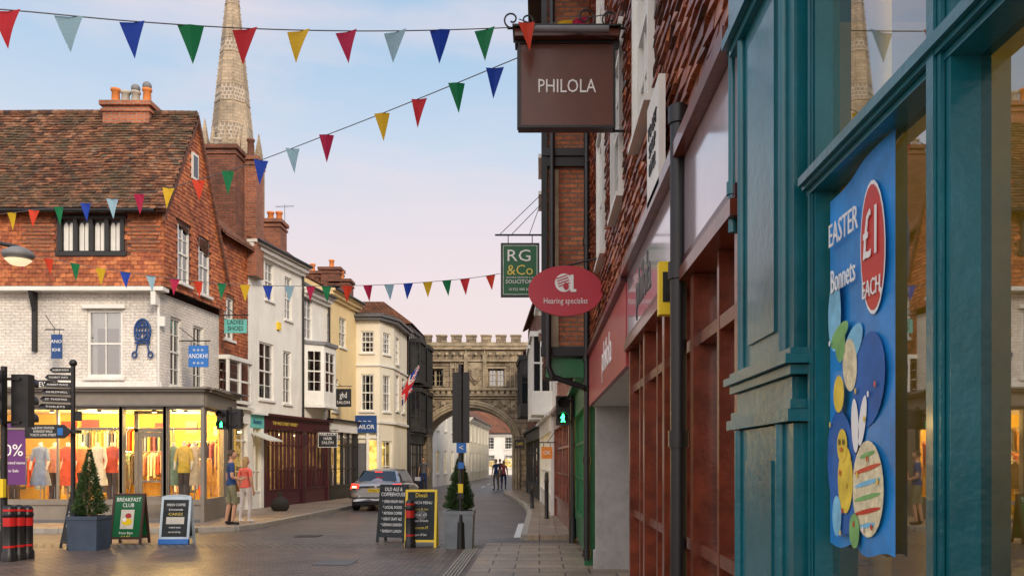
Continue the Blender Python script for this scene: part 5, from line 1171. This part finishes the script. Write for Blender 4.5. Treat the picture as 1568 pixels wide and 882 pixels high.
    if longhair: hr.lathe(C+Vector((0,-.05,-.2))*k,[(.03*k,-.02),(.075*k,0),(.085*k,.12*k),(.08*k,.22*k),(.03*k,.28*k)],hair,12,1,.6)
    hm=g.b('garment_hems')
    if shorts:
        for s in(-1,1): hm.lathe(Vector((s*.1,.03+.05*s,.5))*k,[(.088*k,0),(.092*k,.02*k),(.098*k,.16*k)],legs,14)
    hm.lathe(Vector((0,.0,.93))*k,[(.15*k,0),(.152*k,.03*k),(.138*k,.12*k)],shirt,16,1,.78)
    g.done(); g.e.location=(x,y,z0); g.e.rotation_euler=(0,0,rot)
c_navy=M('navy_tshirt',(.02,.05,.15),.9,bmp=.2); c_khaki=M('khaki_shorts',(.2,.185,.11),.9); c_coral=M('coral_top',(.75,.14,.1),.9); c_pale=M('pale_trousers',(.6,.55,.52),.9); h_br=M('brown_hair',(.06,.035,.02),.7,bmp=.5); h_bl=M('blond_hair',(.4,.25,.1),.7,bmp=.5)
p=wp(354,805,20.4); person('standing_man',p.x,20.4,.112,math.radians(-60),1.78,c_navy,c_khaki,BLACK,h_br)
p=wp(376,802,21.2); person('standing_woman',p.x,21.2,.112,math.radians(-25),1.62,c_coral,c_pale,TXW,h_bl,True,False,False)
p=wp(765,750,47.5); person('pedestrian',p.x-.2,47.5,0,math.radians(150),1.72,c_navy,DGREY,BLACK,h_br,False,False,False)
p=wp(776,750,48); person('pedestrian',p.x-.2,48.6,0,math.radians(-10),1.65,REDF,c_navy,BLACK,h_bl,True,False,False)
person('pedestrian',-5.9,43.2,.112,math.radians(170),1.7,DGREY,c_navy,BLACK,h_br,False,False,False)
person('pedestrian',-2.6,56,0,math.radians(20),1.75,MAROON,DGREY,BLACK,h_br,False,False,False)
# ---------------------------------------------------------------- light
world=bpy.data.worlds.new('World'); scene.world=world; world.use_nodes=True; nt=world.node_tree
bg=nt.nodes['Background']
sky=nt.nodes.new('ShaderNodeTexSky'); sky.sky_type='NISHITA'; sky.sun_disc=False
SE,SA=math.radians(30),math.radians(148)   # azimuth measured from +Y clockwise (towards +X)
sky.sun_elevation=SE; sky.sun_rotation=SA; sky.air_density=1.2; sky.dust_density=1.5; sky.ozone_density=2
tc=nt.nodes.new('ShaderNodeTexCoord'); sp=nt.nodes.new('ShaderNodeSeparateXYZ'); lk(nt,tc.outputs['Generated'],sp.inputs[0])
gr_=ramp(nt,sp.outputs[2],[(0.0,(1.0,.72,.60)),(.14,(1.0,.80,.74)),(.23,(.93,.81,.84)),(.34,(.66,.77,.92)),(.48,(.37,.62,.88)),(.8,(.3,.48,.78))])
mp=nt.nodes.new('ShaderNodeMapping'); mp.inputs['Scale'].default_value=(1,1,4.2); lk(nt,tc.outputs['Generated'],mp.inputs[0])
cn=noisetex(nt,mp.outputs[0],2.2,5,.55); cr=ramp(nt,cn.outputs[0],[(.42,(0,0,0)),(.7,(.8,.8,.8))])
col=mixc(nt,gr_.outputs[0],(.97,.83,.86),cr.outputs[0])
sc_=nt.nodes.new('ShaderNodeVectorMath'); sc_.operation='SCALE'; sc_.inputs['Scale'].default_value=.1; lk(nt,sky.outputs[0],sc_.inputs[0])
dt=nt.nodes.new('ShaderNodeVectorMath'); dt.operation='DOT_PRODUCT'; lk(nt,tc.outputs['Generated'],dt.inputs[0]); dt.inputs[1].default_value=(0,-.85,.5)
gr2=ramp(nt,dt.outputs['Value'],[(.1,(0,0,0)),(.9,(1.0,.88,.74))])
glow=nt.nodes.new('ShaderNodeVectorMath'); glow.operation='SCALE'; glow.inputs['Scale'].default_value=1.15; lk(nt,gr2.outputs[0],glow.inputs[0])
mx=mixc(nt,col,sc_.outputs[0],.08)
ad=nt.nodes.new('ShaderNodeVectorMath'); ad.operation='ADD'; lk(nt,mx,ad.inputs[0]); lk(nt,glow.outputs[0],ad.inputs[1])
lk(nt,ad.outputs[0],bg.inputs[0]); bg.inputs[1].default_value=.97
sl_=bpy.data.lights.new('sun','SUN'); sl_.energy=2.3; sl_.angle=math.radians(14); sl_.color=(1,.82,.62)
so=bpy.data.objects.new('sun',sl_); COL.objects.link(so)
dv=Vector((math.sin(SA)*math.cos(SE),math.cos(SA)*math.cos(SE),math.sin(SE))); so.rotation_euler=dv.to_track_quat('Z','Y').to_euler()
# ---------------------------------------------------------------- camera
cam=bpy.data.cameras.new('camera'); co=bpy.data.objects.new('camera',cam); COL.objects.link(co)
co.location=(0,0,EH); co.rotation_euler=(math.radians(90),0,0); cam.sensor_width=36; cam.lens=36*FL/1568.
cam.shift_x=-(VX-784)/1568.; cam.shift_y=(VY-441)/1568.; cam.clip_start=.05; cam.clip_end=6000
scene.camera=co
scene.view_settings.view_transform='Standard'; scene.view_settings.look='None'; scene.view_settings.exposure=0
